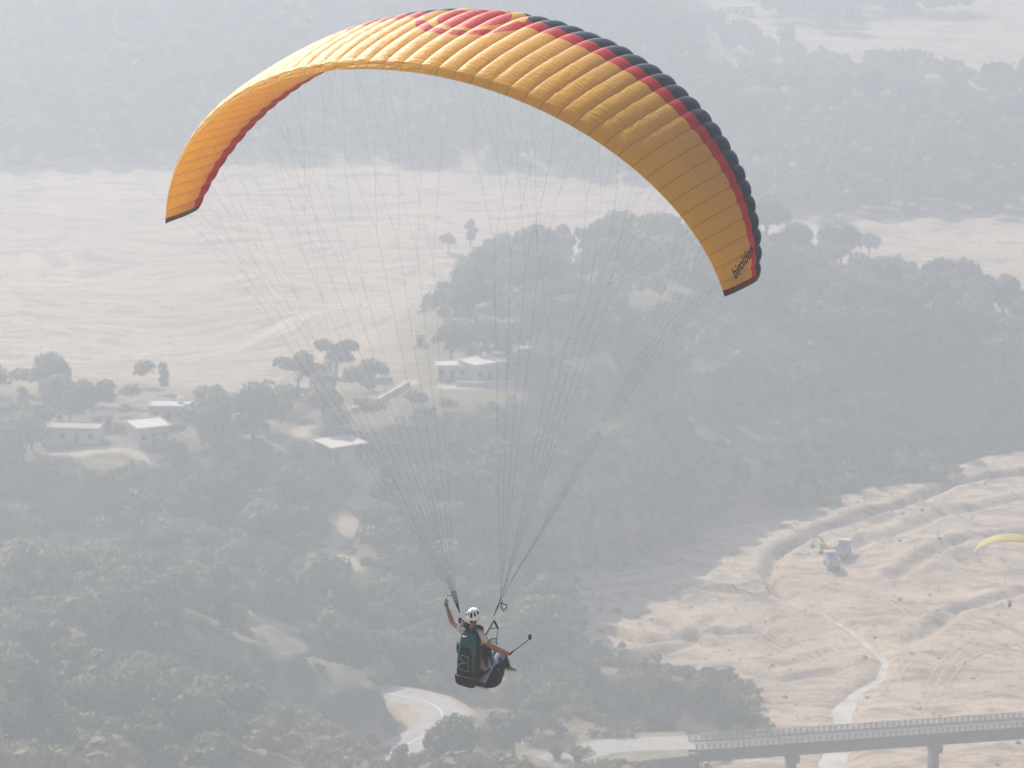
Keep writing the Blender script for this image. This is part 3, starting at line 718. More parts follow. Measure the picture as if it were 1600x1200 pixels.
def limb_mesh(mb, pts, rads, org, n=14, per=6):
    P = [np.asarray(p, float) for p in pts]; out = []; rr = []; m = len(P)
    for i in range(m - 1):
        p0, p1, p2, p3 = P[max(i - 1, 0)], P[i], P[i + 1], P[min(i + 2, m - 1)]
        for j in range(per):
            t = j / per; out.append(.5 * (2 * p1 + (p2 - p0) * t + (2 * p0 - 5 * p1 + 4 * p2 - p3) * t * t + (3 * p1 - p0 - 3 * p2 + p3) * t ** 3) - org)
            rr.append((rads[i] * (1 - t) + rads[i + 1] * t) * (1 + .05 * math.sin(5.0 * (i + t) + i)))
    out.append(P[-1] - org); rr.append(rads[-1])
    mb.tube([tuple(p) for p in out], rr, n); return mb
def legwear(name, mat, parent, org, pelvis, legs):
    mb = MB()
    if pelvis is not None: mb.sphere(tuple(pelvis[0] - org), pelvis[1], 16, 10)
    for pts, rads in legs: limb_mesh(mb, pts, rads, org)
    return mb.build(name, mat, parent, True)

# ---- pilot (behind)
hipP = J(743, 1037, 0.0); neckP = J(739.5, 978, -.05); headP = J(740.5, 963, .0)
Lsh, Rsh = J(721.5, 983, -.04), J(751, 989, -.05)
Lel, Lwr, Lha = J(706.5, 972.5, .05), J(698.5, 949.5, .10), J(697, 936.5, .11)
Rel_, Rwr, Rha = J(760.5, 1006.5, .08), J(786, 1016.5, .27), J(797.5, 1020.5, .33)
LhP, RhP = hipP - RV * .11, hipP + RV * .11
RknP, RanP = J(767, 1033, .36), J(752.5, 1066, .10)
LknP = RknP - RV * .36 - UP * .01; LanP = J(722, 1064, .12)
PILOT = hipP
pilot = tag(empty('person', PILOT), 'helmeted person in pale T-shirt and jeans with left arm raised, riding behind', 'person')
chest = lerp(hipP, neckP, .66) - HV * .01; waist = lerp(hipP, neckP, .32)
body = [([hipP, waist, chest, neckP, lerp(neckP, headP, .55)], [(.15, .12), (.145, .11), (.165, .12), (.062, .06), (.058, .058)]),
        ([chest, lerp(chest, Lsh, .75), Lsh, Lel, lerp(Lel, Lwr, .4), Lwr], [(.165, .12), .075, .062, .045, .043, .028]),
        ([chest, lerp(chest, Rsh, .75), Rsh, Rel_, lerp(Rel_, Rwr, .4), Rwr], [(.165, .12), .075, .062, .045, .043, .028]),
        ([hipP, LhP, LknP, lerp(LknP, LanP, .35), LanP], [(.15, .12), .095, .062, .058, .038]),
        ([hipP, RhP, RknP, lerp(RknP, RanP, .35), RanP], [(.15, .12), .095, .062, .058, .038])]
fingers = hand(Lwr, Lha, HV * .6 + RV * .8, 1.0, 1.0, -1) + hand(Rwr, Rha, -UP * .5 - HV * .2 + RV * .4, 1.1, 1.0, 1)
o = link('body', at0(skin_mesh(body + fingers, M_SKIN, 'body', 2, head_shape(headP, HV, UP)), PILOT), pilot)
face(pilot, headP, HV, UP)
def garment(chains, mat, name, parent, org, sub=2): return link(name, at0(skin_mesh(chains, mat, name, sub), org), parent)
garment([([lerp(hipP, waist, .2), waist, chest, lerp(chest, neckP, .96)], [(.168, .135), (.168, .132), (.185, .138), (.085, .08)]),
         ([chest, lerp(chest, Lsh, .75), Lsh, lerp(Lsh, Lel, .42)], [(.185, .138), .098, .080, .072]),
         ([chest, lerp(chest, Rsh, .75), Rsh, lerp(Rsh, Rel_, .85)], [(.185, .138), .098, .084, .076])], M_SHIRT, 'shirt', pilot, PILOT)
legwear('trousers', M_JEANS, pilot, PILOT, (hipP, (.185, .15, .14)),
        [([LhP - UP * .01, lerp(LhP, LknP, .5), LknP, lerp(LknP, LanP, .4), lerp(LknP, LanP, .97)], [.115, .100, .084, .080, .066]),
         ([RhP - UP * .01, lerp(RhP, RknP, .5), RknP, lerp(RknP, RanP, .4), lerp(RknP, RanP, .97)], [.115, .100, .084, .080, .066])])
legwear('olive_shin', M_OLIVE, pilot, PILOT, None, [([lerp(RknP, RanP, .22) - RV * .028, lerp(RknP, RanP, .55) - RV * .030, lerp(RknP, RanP, .90) - RV * .022], [.062, .066, .052])])  # dark olive tube along the inner side of the right shin
hp = MB().sphere(tuple(headP - HV * .030 - UP * .075 - PILOT), (.062, .050, .058), 12, 8); hp.build('hair', M_HAIR, pilot, True)
shoe(pilot, J(744.5, 1072.5, .06), J(762.5, 1076.5, .30), M_SHOE)
shoe(pilot, J(715.5, 1068, .08), J(726, 1071, .30), M_SOLE)
# helmet
def helmet(parent, c, fwd, up, r=.140):
    f = unit(fwd); u = unit(up); s = np.cross(f, u); o = np.array(parent.location)
    B = lambda a, b, cc, k=1.0: c + (s * a * .88 + f * b * 1.06 + u * cc) * r * k - o
    V = []; F = []; nu, nv = 28, 12
    for i in range(nv + 1):
        for k in range(nu):
            th = 2 * math.pi * k / nu; front = max(0, math.sin(th)); lim = 1.95 - .55 * front; ph = lim * i / nv
            V.append(B(math.sin(ph) * math.cos(th), math.sin(ph) * math.sin(th), math.cos(ph)))
    for i in range(nv):
        for k in range(nu): a = i * nu + k; b = i * nu + (k + 1) % nu; F.append((a, a + nu, b + nu, b))
    h = link('helmet', mesh_from('helmet', V, F, M_HELMET, True), parent)
    sd = h.modifiers.new('Solid', 'SOLIDIFY'); sd.thickness = .012
    def vent(th, ph, w, l, tilt=0.0):
        P = [];n = 12; nrm = np.array([math.sin(ph) * math.cos(th), math.sin(ph) * math.sin(th), math.cos(ph)])
        e1 = np.array([-math.sin(th), math.cos(th), 0]); e2 = np.cross(nrm, e1)
        for k in range(n):
            a = 2 * math.pi * k / n; x = w * math.cos(a); y = l * math.sin(a); xr = x * math.cos(tilt) - y * math.sin(tilt); yr = x * math.sin(tilt) + y * math.cos(tilt)
            q = unit(nrm + e1 * xr * 1.35 + e2 * yr * 1.15); P.append(B(*q, k=1.018))
        P.append(B(*nrm, k=1.03)); link('vent', mesh_from('vent', P, [(k, (k + 1) % n, n) for k in range(n)], M_BLACK), h)
    for th, ph, w, l, t in ((-1.25, .95, .13, .30, .1), (-.75, .85, .10, .26, .2), (-1.75, .75, .08, .24, 0), (-2.15, .95, .08, .22, -.2), (-2.55, 1.05, .09, .14, 0), (-.2, .7, .10, .22, 0), (-2.5, .55, .07, .14, .3), (-1.3, .35, .06, .18, 0), (.9, .7, .09, .25, 0), (2.2, .7, .09, .25, 0), (1.57, .6, .09, .26, 0)): vent(th, ph + (.28 if th < 0 else 0), w, l, t)
    return h
helmet(pilot, headP + UP * .012 - HV * .008, HV, UP)

# ---- pilot's harness with its rucksack back
harness = tag(empty('harness', PILOT), 'teal and black rucksack-shaped harness worn by the rear rider', 'harness')
M_TEAL = plain('teal_nylon', (.022, .085, .090), .75, .25, 6, bump=.25); M_DTEAL = plain('black_nylon', (.008, .013, .016), .7, .3, 6, bump=.25)
M_GREYTRIM = plain('grey_trim', (.22, .23, .23), .8, .1, 10); M_WHITE = plain('white_print', (.8, .8, .8), .8, .03, 10); M_TAN = plain('tan_print', (.30, .27, .20), .8, .1, 10)
packA = J(735, 985, -.17); packB = J(729, 1073, -.17)              # top and bottom of the back panel
pu = unit(packA - packB); PL = np.linalg.norm(packA - packB)
ps = unit(RV - pu * (RV @ pu)); pb = np.cross(ps, pu)
if pb @ HV > 0: pb = -pb                                         # towards the rear
def pack_sec(t):                                                 # t 0 bottom .. 1 top: half width, rear depth, shift
    w = np.interp(t, [0, .06, .2, .45, .75, .93, 1], [.12, .17, .19, .188, .182, .155, .09]); d = np.interp(t, [0, .06, .2, .5, .8, .95, 1], [.05, .13, .165, .14, .11, .075, .03]); return w, d
def pack_pt(a, t, off=0.0):
    w, d = pack_sec(t); ca, sa = math.cos(a), math.sin(a); e = .62
    x = math.copysign(abs(ca) ** e, ca) * w; y = math.copysign(abs(sa) ** e, sa) * d
    n = unit(ps * ca / w + pb * sa / max(d, .02)); return packB + pu * PL * t + ps * x + pb * y - pb * .03 + n * off - PILOT
def pack_patch(fn, name, mat, off, nu=10, nv=16, parent=None):
    """patch of the rucksack skin; fn(t01)->(t, a0, a1)"""
    V = []; F = []
    for i in range(nv + 1):
        t, a0, a1 = fn(i / nv)
        for k in range(nu + 1):
            edge = min(k, nu - k, i, nv - i); V.append(pack_pt(a0 + (a1 - a0) * k / nu, t, off if edge > 0 else 0.001))
    for i in range(nv):
        for k in range(nu): a = i * (nu + 1) + k; F.append((a, a + 1, a + nu + 2, a + nu + 1))
    return link(name, mesh_from(name, V, F, mat, True), parent or harness)
V = []; F = []; nu = 32; tv = [0, .03, .08, .16, .3, .45, .6, .75, .86, .94, .98, 1]
for t in tv:
    for k in range(nu): V.append(pack_pt(2 * math.pi * k / nu, t))
for i in range(len(tv) - 1):
    for k in range(nu): a = i * nu + k; b = i * nu + (k + 1) % nu; F.append((a, b, b + nu, a + nu))
F += [tuple(range(nu - 1, -1, -1)), tuple(range((len(tv) - 1) * nu, len(tv) * nu))]
pack = link('rucksack', mesh_from('rucksack', V, F, M_DTEAL, True), harness)
HPI = math.pi / 2
pack_patch(lambda k: (.60 + .36 * k, HPI - 1.0, HPI + 1.05), 'upper_panel', M_TEAL, .012, parent=pack)
pack_patch(lambda k: (.30 + .32 * k, HPI - 1.0 + .0 * k, HPI - .45 - .15 * (1 - k)), 'side_panel', M_TEAL, .012, parent=pack)
pack_patch(lambda k: (.40 + .22 * k, HPI + .55, HPI + 1.05), 'side_panel', M_TEAL, .011, parent=pack)
pack_patch(lambda k: (.24 + .50 * k, HPI - .42 * math.sin(math.pi * min(1, .25 + .78 * (1 - k))) - .05, HPI + .50 * math.sin(math.pi * min(1, .25 + .78 * (1 - k))) + .05), 'centre_panel', M_DTEAL, .022, parent=pack)
pack_patch(lambda k: (.02 + .19 * k, HPI - 1.3, HPI + 1.3), 'bottom_pocket', M_DTEAL, .03, parent=pack)
def on_pack(pts, r, name, mat, parent): return MB().tube([tuple(pack_pt(a, t, .026)) for a, t in pts], r, 5).build(name, mat, parent, True)
on_pack([(HPI - 1.25 + 2.5 * k / 14, .215 + .015 * math.sin(math.pi * k / 14)) for k in range(15)], .005, 'zip', M_GREYTRIM, pack)
# outlined emblem like a rounded B, and the white mark above it
emb = [(.62, .26), (.625, .10), (.60, -.02), (.55, -.02), (.49, .10), (.46, .24), (.43, .08), (.38, -.04), (.32, -.03), (.28, .08), (.265, .34), (.44, .30), (.62, .26)]
on_pack([(HPI + .22 - a * 1.6, .58 - (.62 - t) * .72) for t, a in emb], .0055, 'emblem', M_TAN, pack)
on_pack([(HPI + .38, .885), (HPI + .26, .91), (HPI + .2, .893), (HPI + .02, .915)], .011, 'emblem', M_WHITE, pack)
def pad(name, pts, r, mat=M_BLACK): return MB().tube([tuple(np.asarray(p) - PILOT) for p in pts], r, 8, flat=.5).build(name, mat, harness, True)
for sg, sh in ((-1, Lsh), (1, Rsh)):
    c = lerp(sh, neckP, .30) + UP * .085
    pad('shoulder_strap', [lerp(packA, c, .2) + pb * .02, c - HV * .09, c, c + HV * .09 - UP * .05, lerp(chest, sh, .5) + HV * .16 - UP * .1], [.03, .045, .05, .045, .03])
    pad('side_padding', [hipP + RV * .17 * sg + UP * .34 - HV * .04, hipP + RV * .20 * sg + UP * .14 + HV * .02, hipP + RV * .19 * sg - UP * .02 + HV * .06], [.05, .075, .06], M_DTEAL)
pad('seat_board', [hipP - UP * .13 - HV * .12, hipP - UP * .14 + HV * .22], [.19, .16], M_DTEAL)
pad('leg_strap', [hipP + RV * .14 + HV * .22 + UP * .10, hipP + RV * .22 + HV * .20, hipP + RV * .14 + HV * .2 - UP * .10], .018)
MB().sphere(tuple(J(717, 1050, -.02) - PILOT), (.035, .06, .08), 10, 8).build('side_pocket', M_DTEAL, harness, True)
MB().sphere(tuple(J(715, 1012, -.04) - PILOT), (.025, .05, .10), 10, 8).build('side_pocket', M_TEAL, harness, True)

# ---- passenger (in front, lying back)
hipQ = J(763, 1045, .42); neckQ = J(751.5, 1003, .27); headQ = J(748.5, 991, .27)
Rsq, Lsq = neckQ + RV * .15 - UP * .06, neckQ - RV * .17 - UP * .06
Req, Rwq, Rhq = J(770, 1013.5, .42), J(788, 1020.5, .47), J(797, 1024, .47)
Leq, Lwq = Lsq + HV * .18 - UP * .22, Lsq + HV * .42 - UP * .10
RkQ, RaQ = J(784, 1020, .80), J(793.5, 1041, .93); LkQ, LaQ = J(770, 1021, .84), J(778.5, 1044, .86)
PASS = hipQ
passenger = tag(empty('person', PASS), 'front rider in dark top and grey shorts reclining with legs stretched forward', 'person')
cq = lerp(hipQ, neckQ, .66); wq = lerp(hipQ, neckQ, .32)
bodyq = [([hipQ, wq, cq, neckQ, lerp(neckQ, headQ, .5)], [(.14, .11), (.13, .10), (.145, .11), (.055, .055), (.052, .052)]),
         ([cq, lerp(cq, Rsq, .75), Rsq, Req, lerp(Req, Rwq, .4), Rwq], [(.145, .11), .065, .054, .040, .036, .026]),
         ([cq, lerp(cq, Lsq, .75), Lsq, Leq, Lwq], [(.145, .11), .065, .054, .040, .026]),
         ([hipQ, hipQ + RV * .10, RkQ, lerp(RkQ, RaQ, .35), RaQ], [(.14, .11), .085, .058, .052, .035]),
         ([hipQ, hipQ - RV * .10, LkQ, lerp(LkQ, LaQ, .35), LaQ], [(.14, .11), .085, .058, .052, .035])]
link('body', at0(skin_mesh(bodyq + hand(Rwq, Rhq, UP * .3 + HV * .3, 1.0, .95, 1) + hand(Lwq, Lwq + HV * .15, -UP, .8, .95, -1), M_SKIN2, 'body', 2, head_shape(headQ, HV, UP)), PASS), passenger)
face(passenger, headQ, HV, UP)
hm = head_shape(headQ - HV * .012 + UP * .012, HV, UP, (.086, .102, .122)); hc = headQ + HV * .02
keep = [i for i, v in enumerate(hm.V) if (np.array(v) - hc) @ HV < .03 or (np.array(v) - hc)[2] > .06]; ks = set(keep)
link('hair', mesh_from('hair', [np.array(v) - PASS for v in hm.V], [f for f in hm.F if all(i in ks for i in f)], M_HAIR, True), passenger)
garment([([lerp(hipQ, wq, .2), wq, cq, lerp(cq, neckQ, .8)], [(.155, .125), (.152, .12), (.165, .125), (.075, .07)]),
         ([cq, lerp(cq, Rsq, .75), Rsq, lerp(Rsq, Req, .6)], [(.165, .125), .085, .070, .062]),
         ([cq, lerp(cq, Lsq, .75), Lsq, lerp(Lsq, Leq, .6)], [(.165, .125), .085, .070, .062])], M_DARKTOP, 'shirt', passenger, PASS)
legwear('shorts', M_GREYCLOTH, passenger, PASS, (hipQ, (.165, .14, .13)), [([hipQ + RV * .09, lerp(hipQ + RV * .09, RkQ, .5), lerp(hipQ + RV * .09, RkQ, .93)], [.105, .092, .080]), ([hipQ - RV * .09, lerp(hipQ - RV * .09, LkQ, .5), lerp(hipQ - RV * .09, LkQ, .93)], [.105, .092, .080])])
for K, A in ((RkQ, RaQ), (LkQ, LaQ)):
    legwear('legging', M_LEGGING, passenger, PASS, None, [([lerp(hipQ, K, .80), K, lerp(K, A, .35), lerp(K, A, .98)], [.066, .070, .062, .045])])
shoe(passenger, J(790.5, 1046.5, .90), J(805.5, 1047.5, 1.10), M_SHOE2)
shoe(passenger, J(775, 1049, .82), J(786.5, 1048.5, .98), M_SHOE)
MB().tube([tuple(lerp(Req, Rwq, .86) - PASS + (RV * math.cos(a) + UP * math.sin(a)) * .030) for a in np.linspace(0, 6.283, 11)], .006, 5, cap=False).build('wristband', M_GREYTRIM, passenger)

# ---- passenger's harness: bulky seat under and behind
har2 = tag(empty('harness', PASS), 'bulky black seat harness worn by the front rider', 'harness')
def pad2(name, pts, r, mat=M_DTEAL, flat=.7, n=12): return MB().tube([tuple(np.asarray(p) - PASS) for p in pts], r, n, flat=flat).build(name, mat, har2, True)
def seatblock():
    V = []; F = []; n = 20; top = hipQ + UP * .10 + HV * .10; bot = J(765, 1071, .50)
    secs = [(top + HV * .0, .19, .21), (lerp(top, bot, .25), .20, .25), (lerp(top, bot, .6), .19, .22), (lerp(top, bot, .9), .17, .17), (bot, .13, .12)]
    for c, w, d in secs:
        for k in range(n):
            a = 2 * math.pi * k / n; ca, sa = math.cos(a), math.sin(a); V.append(c + RV * w * math.copysign(abs(ca) ** .6, ca) + HV * d * math.copysign(abs(sa) ** .6, sa) - PASS)
    for i in range(len(secs) - 1):
        for k in range(n): a = i * n + k; b = i * n + (k + 1) % n; F.append((a, a + n, b + n, b))
    F += [tuple(range(n)), tuple(range(len(secs) * n - 1, (len(secs) - 1) * n - 1, -1))]
    return link('seat', mesh_from('seat', V, F, M_DTEAL, True), har2)
seatblock()
pad2('back_padding', [hipQ - HV * .10 + UP * .05, lerp(hipQ, neckQ, .5) - HV * .10, lerp(hipQ, neckQ, .9) - HV * .08], [.17, .18, .13])
pad2('thigh_strap', [lerp(hipQ, RkQ, .45) + RV * .10 + UP * .09, lerp(hipQ, RkQ, .45) + RV * .19, lerp(hipQ, RkQ, .42) + RV * .1 - UP * .10], .02, M_BLACK, .5, 6)
for k in range(5):
    a = J(764 + 2.8 * k, 999 + .4 * k, .30 + .03 * k); b = J(765.5 + 2.8 * k, 1007, .32 + .03 * k)
    pad2('webbing_loop', [a, lerp(a, b, .5) + RV * .012, b], .011, M_BLACK, .5, 6)
pad2('shoulder_web', [J(762, 1001, .28), J(769, 998, .34), J(777, 998, .42)], .017, M_BLACK, .5, 6)

# ---- selfie stick held out to the right
STK = J(797, 1021.5, .34)
stick = tag(empty('selfie_stick', STK), 'thin black selfie stick with small camera held out to the side', 'selfie stick')
sa, sb = J(795, 1023, .34), J(828, 998, .52)
def rs(P): return [tuple(np.asarray(p) - STK) for p in P]
MB().tube(rs([sa, lerp(sa, sb, .22)]), .016, 8).build('grip', M_BLACK, stick, True)
MB().tube(rs([lerp(sa, sb, .22), sb]), [.009, .006], 8).build('pole', M_BLACK, stick, True)
MB().tube(rs([sb - UP * .015, sb + UP * .02]), .014, 8).build('clamp', M_BLACK, stick, True)
cc = sb + UP * .035
MB().box(tuple(cc - STK), (.045, .03, .075), HEAD).build('camera', M_BLACK, stick)
MB().tube(rs([cc - HV * .015, cc - HV * .028]), .012, 10).build('lens', M_EYE, stick, True)

# ------------------------------------------------------------------ village houses
M_WALL = [plain('whitewash', (.62, .60, .58), .9, .12, .8, bump=.2), plain('grey_plaster', (.42, .40, .39), .9, .15, .8, bump=.2), plain('pale_plaster', (.55, .50, .46), .9, .12, .8, bump=.2)]
M_ROOF = [plain('pale_concrete', (.62, .55, .46), .9, .12, .7, bump=.2), plain('pinkish_concrete', (.46, .35, .29), .9, .2, .7, bump=.2), plain('tin_sheet', (.54, .49, .44), .7, .08, .7)]
M_WINDOW = plain('dark_pane', (.03, .035, .04), .15, .2, 3, spec=.6); M_FRAME = plain('painted_timber', (.16, .10, .06), .7, .2, 4); M_TANK = plain('white_tank', (.72, .73, .74), .5, .04, 3)
def house(px, py, w, d, h, rz, wall, roof, label, eave=.35, wins=2, tank=False, stilts=False, sink=1.2, zoff=0.0):
    g = hit(px, py); base = g + np.array([0, 0, zoff]); o = tag(empty('house', base, rz), label, 'house')
    t = .22; z1 = h
    # four walls, the front pierced by door and windows
    if stilts:
        for sx in (-1, 1):
            for sy in (-1, 1): MB().box((sx * (w / 2 - .2), sy * (d / 2 - .2), (h - sink) / 2), (.3, .3, h + sink)).build('post', wall, o)
        MB().box((w * .12, d * .1, (h - sink) / 2 - .02), (w * .45, d * .6, h + sink - .04)).build('wall', wall, o)
    else:
        MB().box((-w / 2 + t / 2, 0, (h - sink) / 2), (t, d - 2 * t, h + sink)).build('wall', wall, o)
        MB().box((w / 2 - t / 2, 0, (h - sink) / 2), (t, d - 2 * t, h + sink)).build('wall', wall, o)
        MB().box((0, d / 2 - t / 2, (h - sink) / 2), (w, t, h + sink)).build('wall', wall, o)
        n = wins + 1; seg = w / n; f = MB(); ops = []
        x0 = -w / 2
        for k in range(n):
            cx = x0 + seg * (k + .5); door = (k == n // 2); ow = 1.0 if door else 1.1; z0, zt = (0.0, 2.05) if door else (.95, 2.05); zt = min(zt, h - .35)
            a0, a1 = x0 + seg * k, x0 + seg * (k + 1)
            f.box(((a0 + cx - ow / 2) / 2, -d / 2 + t / 2, (h - sink) / 2), (cx - ow / 2 - a0, t, h + sink)); f.box(((a1 + cx + ow / 2) / 2, -d / 2 + t / 2, (h - sink) / 2), (a1 - cx - ow / 2, t, h + sink))
            f.box((cx, -d / 2 + t / 2, (zt + h) / 2), (ow, t, h - zt)); f.box((cx, -d / 2 + t / 2, (z0 - sink) / 2), (ow, t, z0 + sink)); ops.append((cx, ow, z0, zt, door))
        f.build('wall', wall, o)
        for cx, ow, z0, zt, door in ops:
            if door: MB().box((cx, -d / 2 + t * .6, (z0 + zt) / 2), (ow - .02, .06, zt - z0 - .02)).build('door', M_FRAME, o)
            else:
                wd = MB().box((cx, -d / 2 + t * .6, (z0 + zt) / 2), (ow - .02, .05, zt - z0 - .02)).build('window', M_WINDOW, o)
                fr = MB(); fr.box((cx, -d / 2 + t * .42, (z0 + zt) / 2), (.06, .05, zt - z0 - .04)); fr.box((cx, -d / 2 + t * .42, z0 + .03), (ow - .04, .06, .06)); fr.box((cx, -d / 2 + t * .42, zt - .04), (ow - .04, .06, .06)); fr.build('frame', M_FRAME, wd)
                MB().box((cx, -d / 2 - .05, z0 - .06), (ow + .2, .22, .08)).build('sill', roof, wd)
    r = MB().box((0, 0, h + .11), (w + 2 * eave, d + 2 * eave, .22)).build('roof', roof, o)
    if not stilts:
        p = MB(); e = eave - .1
        for sy in (-1, 1): p.box((0, sy * (d / 2 + e), h + .34), (w + 2 * e, .14, .24))
        for sx in (-1, 1): p.box((sx * (w / 2 + e), 0, h + .34), (.14, d + 2 * e - .16, .24))
        p.build('parapet', roof, r)
    if tank: MB().tube([(w * .25, d * .2, h + .22), (w * .25, d * .2, h + 1.3), (w * .25, d * .2, h + 1.55)], [.55, .55, .2], 14).build('water_tank', M_TANK, r, True)
    return o
HOUSES = [(112, 690, 11.0, 4.2, 2.7, -.10, M_WALL[0], M_ROOF[1], 'long low whitewashed house with pinkish flat roof', dict(wins=3)),
 (160, 668, 4.0, 3.6, 2.7, .2, M_WALL[1], M_ROOF[0], 'small square hut behind the long whitewashed house', dict(wins=1)),
 (232, 688, 6.2, 7.0, 3.0, .42, M_WALL[2], M_ROOF[0], 'plastered house with broad pale roof beside the long low house', dict(wins=2)),
 (266, 655, 7.4, 4.4, 2.8, -.06, M_WALL[1], M_ROOF[2], 'grey house with white roof tank at the back of the hamlet', dict(wins=2, tank=True)),
 (532, 713, 7.0, 6.4, 2.6, .55, M_WALL[0], M_ROOF[0], 'open-sided shelter with wide pale roof on corner posts above the wooded slope', dict(stilts=True, eave=.5)),
 (752, 590, 6.6, 6.2, 3.3, .60, M_WALL[2], M_ROOF[0], 'tall hillside house with bright flat roof above the terrace wall', dict(wins=2, tank=True, eave=.6)),
 (706, 590, 6.0, 4.4, 2.6, .05, M_WALL[0], M_ROOF[0], 'low white annexe beside the tall hillside house', dict(wins=2)),
 (784, 572, 3.4, 3.0, 2.6, .3, M_WALL[2], M_ROOF[1], 'small brown-roofed shed behind the tall hillside house', dict(wins=1)),
 (823, 562, 3.0, 2.6, 2.3, .5, M_WALL[0], M_ROOF[2], 'tiny hut with shiny tin roof among the trees', dict(wins=1, eave=.4)),
 (93, 662, 1.4, 1.4, 2.2, .2, M_WALL[0], M_ROOF[2], 'tiny white outhouse behind the long whitewashed house', dict(wins=0, eave=.1)),
 (655, 538, 2.0, 2.0, 2.0, .3, M_WALL[0], M_ROOF[2], 'little white field hut at the edge of the plain', dict(wins=0, eave=.1)),
 (1155, 22, 11.0, 6.0, 3.0, .05, M_WALL[0], M_ROOF[2], 'long white shed on the far sandy plain', dict(wins=3))]
house_xy = []
for px, py, w, d, h, rz, wm, rm, lab, kw in HOUSES:
    o = house(px, py, w, d, h, rz, wm, rm, lab, **kw); house_xy.append((o.location.x, o.location.y, max(w, d) * .5 + 1.2))
def wall_run(pts, h, t, mat, label, name='garden_wall'):
    P = [hit(*p) for p in pts]; o = empty(name, P[0]); tag(o, label, 'wall')
    for a, b in zip(P[:-1], P[1:]):
        d = b - a; L = np.hypot(d[0], d[1]); ang = math.atan2(d[1], d[0]); n = max(1, int(L / 3))
        for k in range(n):
            c = a + d * (k + .5) / n - P[0]; MB().box((c[0], c[1], c[2] + h / 2 - .6), (L / n - .03, t, h + 1.2), ang).build('panel', mat, o)
            MB().box((c[0], c[1], c[2] + h + .05), (L / n - .03, t + .12, .1), ang).build('coping', M_ROOF[0], o)
    return o
wall_run([(712, 604), (760, 606), (802, 603)], 1.0, .3, M_WALL[2], 'low terrace wall in front of the tall hillside house')
wall_run([(549, 645), (586, 633), (616, 616), (640, 602)], .8, .4, M_WALL[2], 'sunlit retaining wall climbing along the path between the trees', 'retaining_wall')

# ------------------------------------------------------------------ bridge
M_CONC = plain('weathered_concrete', (.24, .215, .19), .9, .2, .5, bump=.3); M_CONC2 = plain('parapet_concrete', (.36, .32, .29), .9, .15, .6, bump=.2)
BZ = 10.0
bl, br_ = at_z(1085, 1163, BZ + .9), at_z(1600, 1127, BZ + .9); bd = br_ - bl; bang = math.atan2(bd[1], bd[0]); BL = np.hypot(bd[0], bd[1]) * 1.75
bridge = tag(empty('bridge', (bl[0], bl[1], BZ), bang), 'concrete girder bridge with railings across the dry river bed', 'bridge')
MB().box((BL / 2, 2.0, -.2), (BL, 4.8, .4)).build('deck', M_CONC, bridge)
for yy in (.55, 2.0, 3.45): MB().box((BL / 2, yy, -1.38), (BL - .4, .55, 1.95)).build('girder', M_CONC, bridge)
span = 24.6
for k in range(int(BL // span) + 1):
    x = 17.0 + span * k
    if x > BL: break
    pr = MB().box((x, 2.0, -3.0), (1.8, 4.6, 1.2), 0).build('pier_cap', M_CONC, bridge)
    MB().box((x, 2.0, -3.55 - 4.2), (1.25, 2.6, 8.2), 0, .94).build('pier', M_CONC, bridge)
    MB().box((x - .5, .5, -2.36 + .1), (.5, .5, .14)).build('bearing', M_CONC2, bridge)
post = MB().box((0, 0, .45), (.22, .2, .95)).mesh('post', M_CONC2)
for yy in (-.28, 4.28):
    rail = MB().box((BL / 2, yy, .98), (BL, .20, .16)).build('railing', M_CONC2, bridge)
    for z in (.36, .66): MB().box((BL / 2, yy, z), (BL - .1, .09, .12)).build('rail', M_CONC2, rail)
    MB().box((BL / 2, yy, .05), (BL, .34, .16)).build('kerb', M_CONC2, rail)
    for k in range(int(BL / 1.0)): link('post', post, rail, (k * 1.0 + .3, yy, 0))
ab = MB().box((-3.5, 2.0, -3.3), (8.2, 6.4, 6.0)).build('abutment', M_CONC, bridge)
ramp_pts = np.array([[bl[0] - 24, bl[1] - 6], [bl[0] - 14, bl[1] + 1.5], [bl[0] - 4, bl[1] + 3.0], [bl[0] + 2, bl[1] + 3.6]])
tag(link('road', ribbon('bridge_road', ramp_pts, [3.4] * 4, BZ + .02, M_ROAD)), 'pale road surface leading onto the concrete bridge', 'road', kind='structure')
tag(link('embankment', MB().prism([(bl[0] - 30, bl[1] - 12), (bl[0] - 1, bl[1] - 3.0), (bl[0] - 1, bl[1] + 9), (bl[0] - 28, bl[1] + 7)], -2, BZ - .02).mesh('embankment', plain('earth_fill', (.26, .21, .15), .95, .25, .4, bump=.5))), 'earth embankment carrying the road to the bridge', 'embankment', kind='structure')

